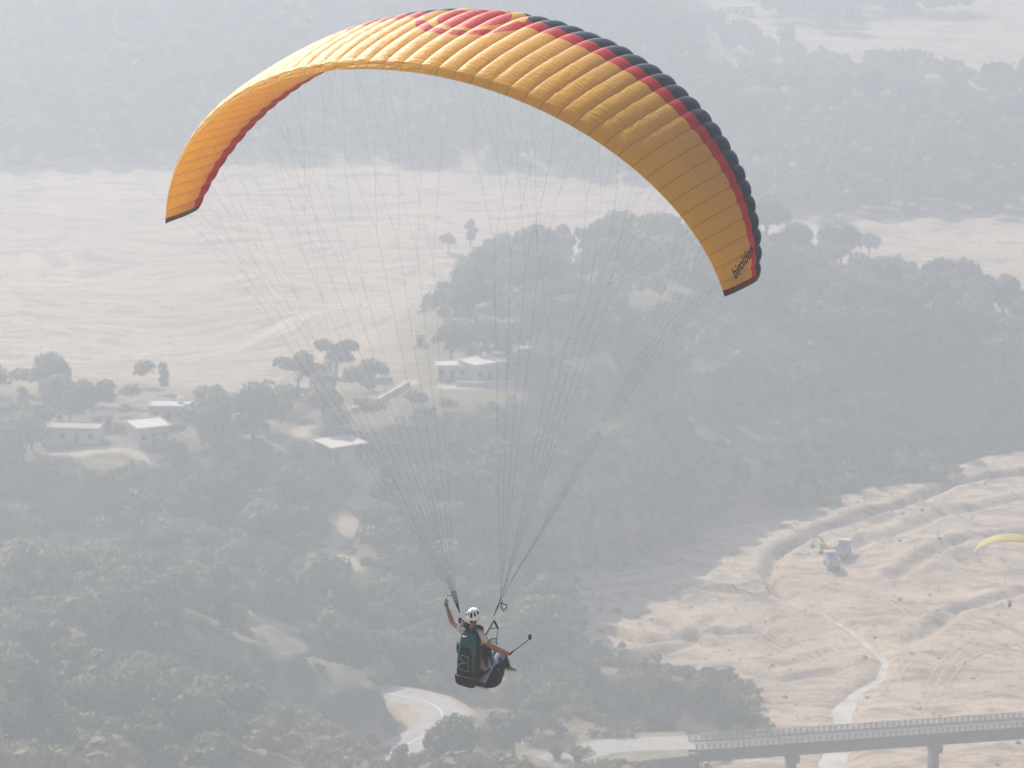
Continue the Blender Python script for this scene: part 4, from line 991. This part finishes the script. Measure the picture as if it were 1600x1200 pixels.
# ------------------------------------------------------------------ excavator and lorries in the river bed
M_TYRE = plain('tyre', (.02, .02, .02), .9, .2, 5); M_LORRY = plain('dusty_grey_paint', (.35, .37, .40), .6, .15, 2); M_CABW = plain('dusty_white_paint', (.66, .64, .60), .5, .1, 2); M_DIGGER = plain('orange_yellow_paint', (.45, .21, .06), .6, .15, 2); M_STEELD = plain('dark_steel', (.06, .06, .06), .6, .2, 4)
def lorry(px, py, rz, label):
    g = hit(px, py); o = tag(empty('lorry', g + [0, 0, .05], rz), label, 'lorry', None)
    MB().box((0, .2, .95), (.9, 6.4, .3)).build('chassis', M_STEELD, o)
    b = MB(); b.box((0, -.9, 1.2), (2.3, 4.2, .12)); b.box((-1.14, -.9, 1.9), (.1, 4.2, 1.4)); b.box((1.14, -.9, 1.9), (.1, 4.2, 1.4)); b.box((0, 1.15, 2.0), (2.2, .1, 1.6)); b.box((0, -2.98, 1.85), (2.2, .1, 1.3)); b.build('tipper_body', M_LORRY, o)
    c = MB().box((0, 2.35, 1.95), (2.3, 1.7, 1.75), 0, .95).build('cab', M_CABW, o)
    MB().box((0, 3.21, 2.25), (1.9, .04, .75)).build('windscreen', M_WINDOW, c)
    for sx in (-1, 1): MB().box((sx * 1.14, 2.5, 2.3), (.04, .9, .6)).build('side_window', M_WINDOW, c)
    MB().box((0, 1.75, 2.92), (2.3, .9, .1)).build('cab_guard', M_CABW, o)
    for yy in (2.4, -.9, -2.1):
        for sx in (-1, 1):
            w = MB().tube([(sx * .78, yy, .5), (sx * 1.13, yy, .5)], .5, 16).build('wheel', M_TYRE, o, True); MB().tube([(sx * 1.13, yy, .5), (sx * 1.16, yy, .5)], .24, 10).build('rim', M_CABW, w)
    return o
lorry(1299, 889, .12, 'grey tipper lorry parked facing the excavator on the river bed')
lorry(1318, 870, -.25, 'grey tipper lorry parked right beside the excavator arm')
g = hit(1294, 866); ex = tag(empty('excavator', g, .9), 'orange-yellow excavator digging the river bed between two lorries', 'excavator')
for sx in (-1, 1):
    tr = MB(); tr.prism([(sx * 1.1 - .28, -1.7), (sx * 1.1 + .28, -1.7), (sx * 1.1 + .28, 1.7), (sx * 1.1 - .28, 1.7)], .1, .85); tr.build('track', M_TYRE, ex)
    for yy in (-1.7, 1.7): MB().tube([(sx * 1.1 - .27, yy, .475), (sx * 1.1 + .27, yy, .475)], .375, 12).build('sprocket', M_STEELD, ex, True)
MB().tube([(0, 0, .7), (0, 0, 1.1)], .7, 14).build('turntable', M_STEELD, ex)
MB().box((.2, -.6, 1.65), (2.3, 2.8, 1.1), 0, .92).build('engine_house', M_DIGGER, ex)
cb = MB().box((-.75, 1.2, 2.0), (1.0, 1.3, 1.8), 0, .9).build('cab', M_DIGGER, ex); MB().box((-.75, 1.83, 2.3), (.8, .06, 1.0)).build('window', M_WINDOW, cb)
MB().tube([(.3, .9, 1.7), (.3, 2.6, 3.8), (.3, 4.4, 4.2)], [.28, .3, .22], 6).build('boom', M_DIGGER, ex); MB().tube([(.3, 4.3, 4.3), (.3, 5.2, 1.9)], [.24, .16], 6).build('stick', M_DIGGER, ex)
MB().box((.3, 5.0, 1.2), (1.0, .9, .9), 0, .7).build('bucket', M_STEELD, ex); MB().tube([(.3, 1.2, 1.5), (.3, 2.4, 3.3)], .09, 6).build('hydraulic_ram', M_STEEL, ex); ex.scale = (.78, .78, .78)

# ------------------------------------------------------------------ trees and scrub
def leaf_material():
    m, nt, out = new_mat('foliage'); T = NT(nt); oi = T.n('ShaderNodeObjectInfo').outputs['Random']
    f = T.m('MULTIPLY', T.m('ADD', T.attr('tint'), oi), .8, clamp=True); tc = T.n('ShaderNodeTexCoord').outputs['Object']
    cr = T.n('ShaderNodeValToRGB'); T.put(cr.inputs[0], f); e = cr.color_ramp.elements
    e[0].position = 0; e[0].color = (.052, .060, .026, 1); e[1].position = 1; e[1].color = (.28, .235, .12, 1)
    for p, c in ((.35, (.088, .098, .040, 1)), (.6, (.142, .140, .058, 1)), (.8, (.225, .200, .085, 1))): k = e.new(p); k.color = c
    c = T.mix(T.m('MULTIPLY', T.attr('yellow'), .9), cr.outputs[0], (.26, .27, .07))
    c = T.mix(T.m('MULTIPLY', T.noise(tc, 1.3, 3), .5), c, (.15, .125, .07))
    df = T.n('ShaderNodeBsdfDiffuse'); T.put(df.inputs[0], c); tr = T.n('ShaderNodeBsdfTranslucent'); T.put(tr.inputs[0], T.mix(.5, c, (.14, .14, .03)))
    mx = T.n('ShaderNodeMixShader'); mx.inputs[0].default_value = .28; nt.links.new(df.outputs[0], mx.inputs[1]); nt.links.new(tr.outputs[0], mx.inputs[2]); gl = T.n('ShaderNodeBsdfGlossy'); T.put(gl.inputs[0], (.8, .8, .7)); gl.inputs['Roughness'].default_value = .85
    mg = T.n('ShaderNodeMixShader'); mg.inputs[0].default_value = .10; nt.links.new(mx.outputs[0], mg.inputs[1]); nt.links.new(gl.outputs[0], mg.inputs[2]); nt.links.new(mg.outputs[0], out.inputs[0]); return m
M_LEAF = leaf_material(); M_BARK = plain('bark', (.085, .065, .048), .95, .3, 3, bump=.5)
def crown_arrays(rng, blobs, n, size):
    """leaf clumps spread through the shells of several uneven lobes"""
    w = np.array([b[3] * b[4] for b in blobs]); pick = rng.choice(len(blobs), n, p=w / w.sum()); B = np.array(blobs)[pick]
    d = rng.normal(size=(n, 3)); d /= np.linalg.norm(d, axis=1)[:, None]; d[:, 2] = np.where(d[:, 2] < -.3, -d[:, 2] * .5, d[:, 2])
    r = .72 + .33 * rng.random(n) ** .8; C = B[:, :3] + d * np.stack([B[:, 3], B[:, 3], B[:, 4]], -1) * r[:, None]
    nrm = d + rng.normal(size=(n, 3)) * .42; nrm /= np.linalg.norm(nrm, axis=1)[:, None]
    a = np.cross(nrm, rng.normal(size=(n, 3))); a /= np.linalg.norm(a, axis=1)[:, None]; b = np.cross(nrm, a)
    s = size * (.55 + .8 * rng.random(n))[:, None]; a = a * s; b = b * s * .75
    V = np.stack([C - a * .9 - b * .4, C + a * .2 - b, C + a + b * .3, C - a * .2 + b], 1).reshape(-1, 3)
    return V
def quads(n): return np.arange(n * 4).reshape(n, 4)
def lobes(rng, kind, R, Hh):
    if kind == 'round': return [(0, 0, Hh * .62, R * .75, Hh * .36)] + [(R * .55 * math.cos(a), R * .55 * math.sin(a), Hh * (.50 + .22 * rng.random()), R * .5, Hh * .24) for a in np.linspace(0, 6.28, 6)[:5] + rng.random()]
    if kind == 'spreading': return [(R * q * math.cos(a), R * q * math.sin(a), Hh * (.55 + .28 * rng.random()), R * .42, Hh * .17) for a, q in zip(rng.random(8) * 6.28, .25 + .5 * rng.random(8))]
    if kind == 'tall': return [(R * .25 * rng.normal(), R * .25 * rng.normal(), Hh * z, R * (.75 - .3 * abs(z - .5)), Hh * .16) for z in (.3, .45, .6, .75, .88)]
    return [(R * .5 * rng.normal() * .6, R * .5 * rng.normal() * .6, Hh * (.35 + .3 * rng.random()), R * .55, Hh * .34) for _ in range(4)]
def plumes(rng, n, R, Hh):
    """bamboo: arching stems that carry their leaves in plumes"""
    P = []
    for _ in range(n):
        a = rng.random() * 6.28; q = rng.random() * .8 + .3; m = 46
        t = np.linspace(.08, 1, m); rad = .35 + R * q * (t ** 1.5); z = Hh * (.55 + .5 * rng.random()) * (t - .38 * t ** 3.5)
        P.append(np.stack([rad * math.cos(a), rad * math.sin(a), z], -1) + rng.normal(size=(m, 3)) * .22)
    C = np.concatenate(P); k = len(C); d = rng.normal(size=(k, 3)); d /= np.linalg.norm(d, axis=1)[:, None]; b = np.cross(d, rng.normal(size=(k, 3))); b /= np.linalg.norm(b, axis=1)[:, None]; s = (.18 + .22 * rng.random(k))[:, None]
    return np.stack([C - d * s * 1.3, C - b * s * .5, C + d * s * 1.3, C + b * s * .5], 1).reshape(-1, 3)
def tree_meshes(kind, R, Hh, n, size, seed, yellow=0.0):
    rng = np.random.default_rng(seed)
    V = plumes(rng, 40, R, Hh) if kind == 'bamboo' else crown_arrays(rng, lobes(rng, kind, R, Hh), n, size)
    nq = len(V) // 4; tint = np.repeat(rng.random(nq) * .22, 4)
    crown = mesh_from('crown', V, quads(nq), M_LEAF, False, attrs={'tint': tint, 'yellow': np.full(len(V), yellow)})
    mb = MB()
    if kind == 'bamboo':
        for k in range(8):
            a = k * .8; mb.tube([(.25 * math.cos(a), .25 * math.sin(a), -.5), (.3 * math.cos(a), .3 * math.sin(a), Hh * .4), (R * .45 * math.cos(a), R * .45 * math.sin(a), Hh * .75)], [.05, .045, .02], 5)
    else:
        th = Hh * (.25 if kind == 'shrub' else .5); r0 = .045 * Hh * (.6 if kind == 'shrub' else 1) * .6
        mb.tube([(0, 0, -.8), (.04 * Hh * rng.normal() * .4, .1, th * .5), (.1 * rng.normal(), .1 * rng.normal(), th)], [r0 * 1.3, r0, r0 * .7], 7)
        for k in range(5):
            a = k * 1.26 + rng.random(); l = R * (.5 + .25 * rng.random()); mb.tube([(0, 0, th * (.6 + .08 * k)), (l * .5 * math.cos(a), l * .5 * math.sin(a), th * .85 + .15 * Hh), (l * math.cos(a), l * math.sin(a), Hh * (.6 + .15 * rng.random()))], [r0 * .6, r0 * .4, r0 * .15], 5)
    return mb.mesh('trunk', M_BARK, True), crown
KINDS = [('round', 2.4, 5.6), ('spreading', 3.0, 5.4), ('tall', 1.7, 7.0), ('shrub', 1.7, 2.6), ('round', 2.9, 6.4), ('bamboo', 3.2, 7.5)]
LOOK = ['rounded olive-green tree', 'loose spreading pale green tree', 'slender upright tree', 'low bushy shrub', 'broad dense dark green tree', 'arching yellow-green bamboo clump']

# where trees grow
def grow(step, x0, x1, y0, y1, seed):
    rng = np.random.default_rng(seed); gx, gy = np.meshgrid(np.arange(x0, x1, step), np.arange(y0, y1, step)); gx = (gx + rng.uniform(-.5, .5, gx.shape) * step).ravel(); gy = (gy + rng.uniform(-.5, .5, gy.shape) * step).ravel(); return gx, gy, rng
gx, gy, rng = grow(4.5, -165, 165, 478, 912, 5)
gz = hg(gx, gy)
ppx, ppy, pz = project(np.stack([gx, gy, gz + 2], -1))
keep = (ppx > -140) & (ppx < 1740) & (ppy < 1330)
rsd = sdist(gx, gy, RIVER); keep &= (rsd < -1.0) | ((rsd < 9) & (ppx < 1040) & (ppy < 1010) & (rng.random(len(gx)) < .55))
for L, w in BARE: keep &= (seg_dist(gx, gy, L) > w + 1.2) & (seg_dist(gx, gy + 5, L) > w + 2.0) & (seg_dist(gx, gy + 10, L) > w + .8)
keep &= seg_dist(gx, gy, ROAD) > 5.2
keep &= ~((sdist(gx, gy, CLIFF) > -0.5) & (rng.random(len(gx)) > .05))
for hx, hy, hr in house_xy: keep &= ~((np.abs(gx - hx) < hr) & (gy - hy < hr * .8) & (gy - hy > -hr - 11.0))
bq = np.stack([(gx - bl[0]) * math.cos(bang) + (gy - bl[1]) * math.sin(bang), -(gx - bl[0]) * math.sin(bang) + (gy - bl[1]) * math.cos(bang)], -1)
keep &= ~((bq[:, 0] > -30) & (bq[:, 1] > -6) & (bq[:, 1] < 9))
# the field edge on the left thins out towards the plain
edge = sstep(gy + 26 * (fbm(gx, gy, 25, 3, 71) - .5), 728, 750) * sstep(-gx + 26 * (fbm(gx, gy, 18, 3, 72) - .5), 6, 26)
keep &= ~((ppx < 600) & (ppy < 645) & (rng.random(len(gx)) > .45)); keep &= ~((ppx < 960) & (gy > 800) & (rng.random(len(gx)) > .6))
slope = (hg(gx, gy + 1.5) - hg(gx, gy - 1.5)) / 3.0; keep &= ~((slope > .42) & (rng.random(len(gx)) > .85))
keep &= rng.random(len(gx)) > edge * .97 + sstep(gy, 765, 775) * sstep(-gx, 14, 28)
dens = fbm(gx, gy, 20, 3, 73); keep &= rng.random(len(gx)) < np.clip(5.5 * (dens - .33), .30, 1.0)
gx, gy, gz, ppx, ppy, slope = gx[keep], gy[keep], gz[keep], ppx[keep], ppy[keep], slope[keep]
nT_ = len(gx)
kind = rng.choice(5, nT_, p=[.30, .22, .07, .24, .17]); scale = .80 + 1.15 * rng.random(nT_) ** 1.6; spin = rng.random(nT_) * 6.28; tint = np.clip(rng.random(nT_) * .55 + (fbm(gx, gy, 28, 3, 75) - .28) * 1.1, 0, 1)
terr = (ppx > 900) & (ppy > 890); kind[terr] = 3; scale[terr] = np.minimum(scale[terr], 1.0)
bank = (sdist(gx, gy, RIVER) > -26) & (ppx > 860); kind[bank & (kind == 2)] = 3; scale[bank] = np.minimum(scale[bank], .85); steep = slope > .42; kind[steep & (rng.random(nT_) < .6)] = 3; tint[steep] *= .4  # foliage tint lowered on camera-facing slopes, their shade put into the colour
wet = sdist(gx, gy, RIVER) > -1; kind[wet] = 3; scale[wet] = .5; fc = (ppx > 360) & (ppx < 680) & (ppy > 1050); scale[fc] = np.minimum(scale[fc], .85); oc = sdist(gx, gy, CLIFF) > -1; kind[oc] = 3; scale[oc] = .6
rd = seg_dist(gx, gy, ROAD); nr = (rd < 17) & (gy < 612) & (ppx > 590) & (ppx < 760); kind[nr] = 3; scale[nr] = np.minimum(scale[nr], .75)
# a few bamboo clumps, and lone trees on the hill crest
BAMBOO = [(335, 1095), (375, 1085), (395, 1120), (300, 1110), (870, 1188), (902, 1192), (60, 1100)]
LONE = [(1358, 405, 4, 1.15), (1572, 470, 0, 1.25), (1500, 462, 0, .9), (735, 385, 2, 1.0), (700, 395, 0, 1.0)]
# the largest-looking trees are single things, the rest is the wood
inframe = (ppx > -25) & (ppx < 1625) & (ppy < 1235)
dist = np.sqrt(gx ** 2 + gy ** 2 + (gz - 220) ** 2); apparent = np.array([KINDS[k][1] * KINDS[k][2] for k in kind]) * scale ** 2 / dist ** 2; apparent[~inframe] = 0
single = np.zeros(nT_, bool); single[np.argsort(-apparent)[:275]] = True
MESH = [[tree_meshes(k, R, Hh, 1500 if k != 'shrub' else 600, .27 if k != 'shrub' else .25, 100 * i + v) for v in range(4)] for i, (k, R, Hh) in enumerate(KINDS[:5])]
MESH.append([tree_meshes('bamboo', 3.2, 7.5, 0, .3, 900 + v, 1.0) for v in range(3)])
LAND = [('the long whitewashed house', (112, 690)), ('the broad pale-roofed house', (232, 688)), ('the open-sided shelter', (532, 713)), ('the tall hillside house', (752, 592)), ('the retaining wall', (595, 628)),
 ('the eroded spur', (500, 1080)), ('the crest of the spur', (380, 975)), ('the inner side of the road bend', (630, 1110)), ('the lower end of the road', (640, 1168)), ('the bridge end', (1060, 1165)), ('the tip of the river terrace', (1160, 1080)),
 ('the base of the river terrace', (980, 1050)), ('the sandy footpath', (575, 765)), ('the lower clearing', (520, 855)), ('the stony bank of the river bed', (950, 950)), ('the dark cove of the river bank', (1110, 860)), ('the twin clearings', (1120, 680)),
 ('the crest of the wooded hill', (1150, 390)), ('the dark shoulder of the wooded hill', (1280, 590)), ('the foot of the wooded hill', (1300, 770)), ('the back of the wooded hill', (1500, 560)), ('the low ridge facing the plain', (850, 450)), ('the field edge', (330, 620)),
 ('the near slope', (120, 1130)), ('the gully behind the spur', (200, 900)), ('the shaded slope under the hamlet', (250, 780)), ('the hollow above the road', (760, 1000)), ('the middle of the wooded hillside', (760, 800)), ('the bamboo thicket', (350, 1095)), ('the foot of the near slope', (480, 1190)), ('the thicket facing the road', (850, 1170))]
LANDW = [(n, hit(*p)[:2]) for n, p in LAND]
def zone(x, y): return 'growing near ' + min(LANDW, key=lambda l: (l[1][0] - x) ** 2 + (l[1][1] - y) ** 2)[0]
NAMES = ['round_tree', 'spreading_tree', 'slender_tree', 'shrub', 'broad_tree', 'bamboo_clump']
def plant(k, v, x, y, z, sc, rz, zn):
    t, c = MESH[k][v]; o = empty(NAMES[k], (x, y, z), rz); o.scale = (sc, sc, sc * (.9 + .2 * random.random()))
    link('trunk', t, o); link('crown', c, o)
    size = ('small ' if sc < 1.2 else 'large ' if sc > 1.6 else 'mid-sized ') if k < 5 else ''
    tag(o, size + LOOK[k] + ' ' + zn, 'shrub' if k == 3 else ('bamboo' if k == 5 else 'tree'), size + LOOK[k] + 's ' + zn)
for i in np.nonzero(single)[0]: plant(kind[i], i % 4, gx[i], gy[i], gz[i], scale[i], spin[i], zone(gx[i], gy[i]))
for i, (px, py) in enumerate(BAMBOO): g = hit(px, py); plant(5, i % 3, g[0], g[1], g[2], .55 + .25 * random.random(), random.random() * 6, zone(g[0], g[1]))
for i, (px, py, k, s) in enumerate(LONE): g = hit(px, py); plant(k, i % 4, g[0], g[1], g[2], s, i * 1.3, 'standing alone on the hill crest')

def wood(idx, name, label, nq, size, seed, kinds=KINDS, ks=None, sc=None, X=None, Y=None, Z=None, tn=None, sp=None):
    """the mass of further trees: crowns and trunks in one mesh"""
    r = np.random.default_rng(seed); base = []
    for i, (k, R, Hh) in enumerate(kinds[:5]):
        base.append([crown_arrays(r, lobes(r, k, R, Hh), nq if k != 'shrub' else nq // 2, size) for _ in range(6)])
    VV = []; TT = []
    for n, i in enumerate(idx):
        b = base[ks[i]][n % 6]; c, s = math.cos(sp[i]), math.sin(sp[i]); S = sc[i]
        VV.append(np.stack([b[:, 0] * c - b[:, 1] * s, b[:, 0] * s + b[:, 1] * c, b[:, 2]], -1) * S + [X[i], Y[i], Z[i]]); TT.append(np.full(len(b), tn[i]) + np.repeat(r.random(len(b) // 4) * .2, 4))
    V = np.concatenate(VV); T = np.concatenate(TT)
    o = link(name, mesh_from(name, V, quads(len(V) // 4), M_LEAF, False, attrs={'tint': T, 'yellow': np.zeros(len(V))}))
    return tag(o, label, 'wood', kind='stuff')
rest = np.nonzero(~single)[0]
wood(rest, 'hillside_wood', 'mass of olive-green woodland covering the hillsides', 270, .50, 21, ks=kind, sc=scale, X=gx, Y=gy, Z=gz, tn=tint, sp=spin)
# undergrowth on the steep risers and river banks
ux, uy, ur = grow(2.3, -150, 165, 480, 905, 15); uz = hg(ux, uy); upx, upy, _ = project(np.stack([ux, uy, uz + 1], -1)); usl = (hg(ux, uy + 1.5) - hg(ux, uy - 1.5)) / 3.0; usd = sdist(ux, uy, RIVER)
uk = (upx > -40) & (upx < 1640) & (upy < 1260) & (usd < .5) & ((usl > .34) | ((usd > -16) & (upx > 820))) & (seg_dist(ux, uy, ROAD) > 7) & (sdist(ux, uy, CLIFF) < -.5) & (uy + 10 * sstep(-ux, 10, 30) < 900) & (ur.random(len(ux)) < .8)
for L, w in BARE: uk &= seg_dist(ux, uy, L) > w + .8
ub = np.stack([(ux - bl[0]) * math.cos(bang) + (uy - bl[1]) * math.sin(bang), -(ux - bl[0]) * math.sin(bang) + (uy - bl[1]) * math.cos(bang)], -1); uk &= ~((ub[:, 0] > -32) & (ub[:, 1] > -5) & (ub[:, 1] < 8))
for hx, hy, hr in house_xy: uk &= np.hypot(ux - hx, uy - hy) > hr + 1.0
n = len(ux); o = wood(np.nonzero(uk)[0], 'undergrowth', 'dense dark undergrowth clothing the steep banks', 110, .34, 61, ks=np.full(n, 3), sc=.55 + .6 * ur.random(n), X=ux, Y=uy, Z=uz - .2, tn=ur.random(n) * .35, sp=ur.random(n) * 6.28); o['category'] = 'undergrowth'
# far woods
fx, fy, frng = grow(7.5, -260, 260, 1085, 1560, 8); fz = hg(fx, fy)
fpx, fpy, _ = project(np.stack([fx, fy, fz + 3], -1)); edge_f = 1150 + 60 * (fbm(fx, fy * 0, 160, 3, 31) - .5) - sstep(fx, -80, 110) * 70
woody = np.where(fx < 60, fz > 2.2, (fy > edge_f - 5) & (fy < 1222)) & (fpx > -60) & (fpx < 1660) & (fpy > -70)
woody |= (fx >= 60) & (fy > 1235) & (fpy > -70) & (fpx < 1660) & (fbm(fx, fy, 40, 3, 77) > .60)
woody &= frng.random(len(fx)) < .95
fi = np.nonzero(woody)[0]; n = len(fx)
wood(fi, 'far_wood', 'hazy far woodland beyond the sandy plain', 70, 1.15, 31, ks=frng.choice(5, n, p=[.35, .2, .05, .1, .3]), sc=1.25 + .6 * frng.random(n), X=fx, Y=fy, Z=fz, tn=frng.random(n), sp=frng.random(n) * 6.28)
# thin scrub on the sandy plain and river bed
sx, sy, srng = grow(5.5, -170, 190, 600, 1080, 9); sz = hg(sx, sy); spx, spy, _ = project(np.stack([sx, sy, sz], -1))
ok = ((sdist(sx, sy, RIVER) > 2) | (sy > 905)) & (fbm(sx, sy, 30, 4, 79) > .50) & (srng.random(len(sx)) < .55) & (spx > -40) & (spx < 1640) & (np.minimum(seg_dist(sx, sy, STREAM), seg_dist(sx, sy, SIDE_STREAM)) > 7)
ok &= (np.hypot(sx - ex.location.x, sy - ex.location.y) > 14); si = np.nonzero(ok)[0]; n = len(sx)
o = wood(si, 'scrub', 'sparse low scrub dotting the sand', 26, .30, 41, ks=np.full(n, 3), sc=.25 + .35 * srng.random(n) ** 2, X=sx, Y=sy, Z=sz, tn=srng.random(n), sp=srng.random(n) * 6.28); o['category'] = 'scrub'
# stones of the river bed
qx, qy, qr = grow(3.0, 0, 190, 590, 830, 12); m_ = (sdist(qx, qy, RIVER) > 1) & (qr.random(len(qx)) < .30); qx, qy = qx[m_], qy[m_]; qz = hg(qx, qy)
ico = np.array([(0, 0, .8), (.9, 0, .1), (.28, .85, .15), (-.72, .53, .1), (-.72, -.53, .2), (.28, -.85, .1), (0, 0, -.5)]); icf = np.array([(0, 1, 2), (0, 2, 3), (0, 3, 4), (0, 4, 5), (0, 5, 1), (6, 2, 1), (6, 3, 2), (6, 4, 3), (6, 5, 4), (6, 1, 5)])
S = .15 + .55 * qr.random(len(qx)) ** 4; VV = (ico[None] * (1 + .35 * qr.normal(size=(len(qx), 7, 3))) * S[:, None, None] + np.stack([qx, qy, qz], -1)[:, None]).reshape(-1, 3); FF = (icf[None] + 7 * np.arange(len(qx))[:, None, None]).reshape(-1, 3)
tag(link('river_stones', mesh_from('river_stones', VV, FF, plain('river_stone', (.40, .35, .29), .9, .3, .3))), 'scattered grey stones on the river bed', 'stones', kind='stuff')

# ------------------------------------------------------------------ the second paraglider, far off over the river bed
def rotm(yaw, pit, rol):
    cr, sr = math.cos(rol), math.sin(rol); cp, sp = math.cos(pit), math.sin(pit); cy_, sy_ = math.cos(yaw), math.sin(yaw)
    return np.array([[cy_, sy_, 0], [-sy_, cy_, 0], [0, 0, 1]]) @ np.array([[1, 0, 0], [0, cp, -sp], [0, sp, cp]]) @ np.array([[cr, 0, sr], [0, 1, 0], [-sr, 0, cr]])
FD = 560.0; FO = at_depth(1581, 842, FD)
far_wing = Canopy(5.5, 3.2, 1.35, 2.7, .8, 2.0, .6, .1, .04, rotm(.12, .10, 0), FO)
fp = at_depth(1578, 936, FD)
pg2 = tag(empty('solo_paraglider', fp), 'distant pale yellow paraglider crossing above the sandy river bed', 'paraglider')
far_wing.build_cells(pg2, 34, fabric('lemon_ripstop', (.80, .70, .16), False), 5, 18, 12)
rig(far_wing, pg2, {-1: fp - [.25, 0, 0], 1: fp + [.25, 0, 0]}, 34, thick=1.2)
fh = fp - [0, 0, 1.0]
per = tag(empty('person', fh), 'distant pilot sitting in dark clothes under the pale yellow paraglider', 'person')
X_, Y_, Z_ = np.array([1., 0, 0]), np.array([.12, .99, 0]), UP
fb = [([fh, fh + Z_ * .25, fh + Z_ * .45, fh + Z_ * .56], [(.15, .12), (.14, .11), (.17, .12), .06])]
for s_ in (-1, 1):
    fb.append(([fh + Z_ * .45, fh + Z_ * .50 + X_ * .2 * s_, fh + Z_ * .62 + X_ * .36 * s_ + Y_ * .1, fh + Z_ * .88 + X_ * .34 * s_ + Y_ * .12], [(.17, .12), .06, .045, .03]))
    fb.append(([fh, fh + X_ * .1 * s_, fh + X_ * .13 * s_ + Y_ * .42 + Z_ * .05, fh + X_ * .13 * s_ + Y_ * .55 - Z_ * .35], [(.15, .12), .09, .06, .04]))
link('body', at0(skin_mesh(fb, M_SKIN, 'body', 1, head_shape(fh + Z_ * .70, Y_, Z_)), fh), per)
legwear('clothing', M_DARKTOP, per, fh, (fh + Z_ * .28, (.21, .17, .30)), [([fh + X_ * .1 * s_, fh + X_ * .13 * s_ + Y_ * .42 + Z_ * .05, fh + X_ * .13 * s_ + Y_ * .54 - Z_ * .3], [.11, .08, .06]) for s_ in (-1, 1)])
MB().sphere(tuple(Z_ * .72), (.13, .14, .13), 12, 8).build('helmet', M_BLACK, per, True)
hh = tag(empty('harness', fh), 'dark seat harness carrying the distant pilot', 'harness')
MB().sphere((0, -.12, .12), (.24, .22, .38), 14, 10).build('back_padding', M_DTEAL, hh, True); MB().box((0, .12, -.14), (.40, .5, .14), 0, .9).build('seat', M_DTEAL, hh)
for s_ in (-1, 1): MB().tube([(.17 * s_, .1, .25), (.25 * s_, .02, 1.0)], .02, 6).build('riser', M_BLACK, hh)
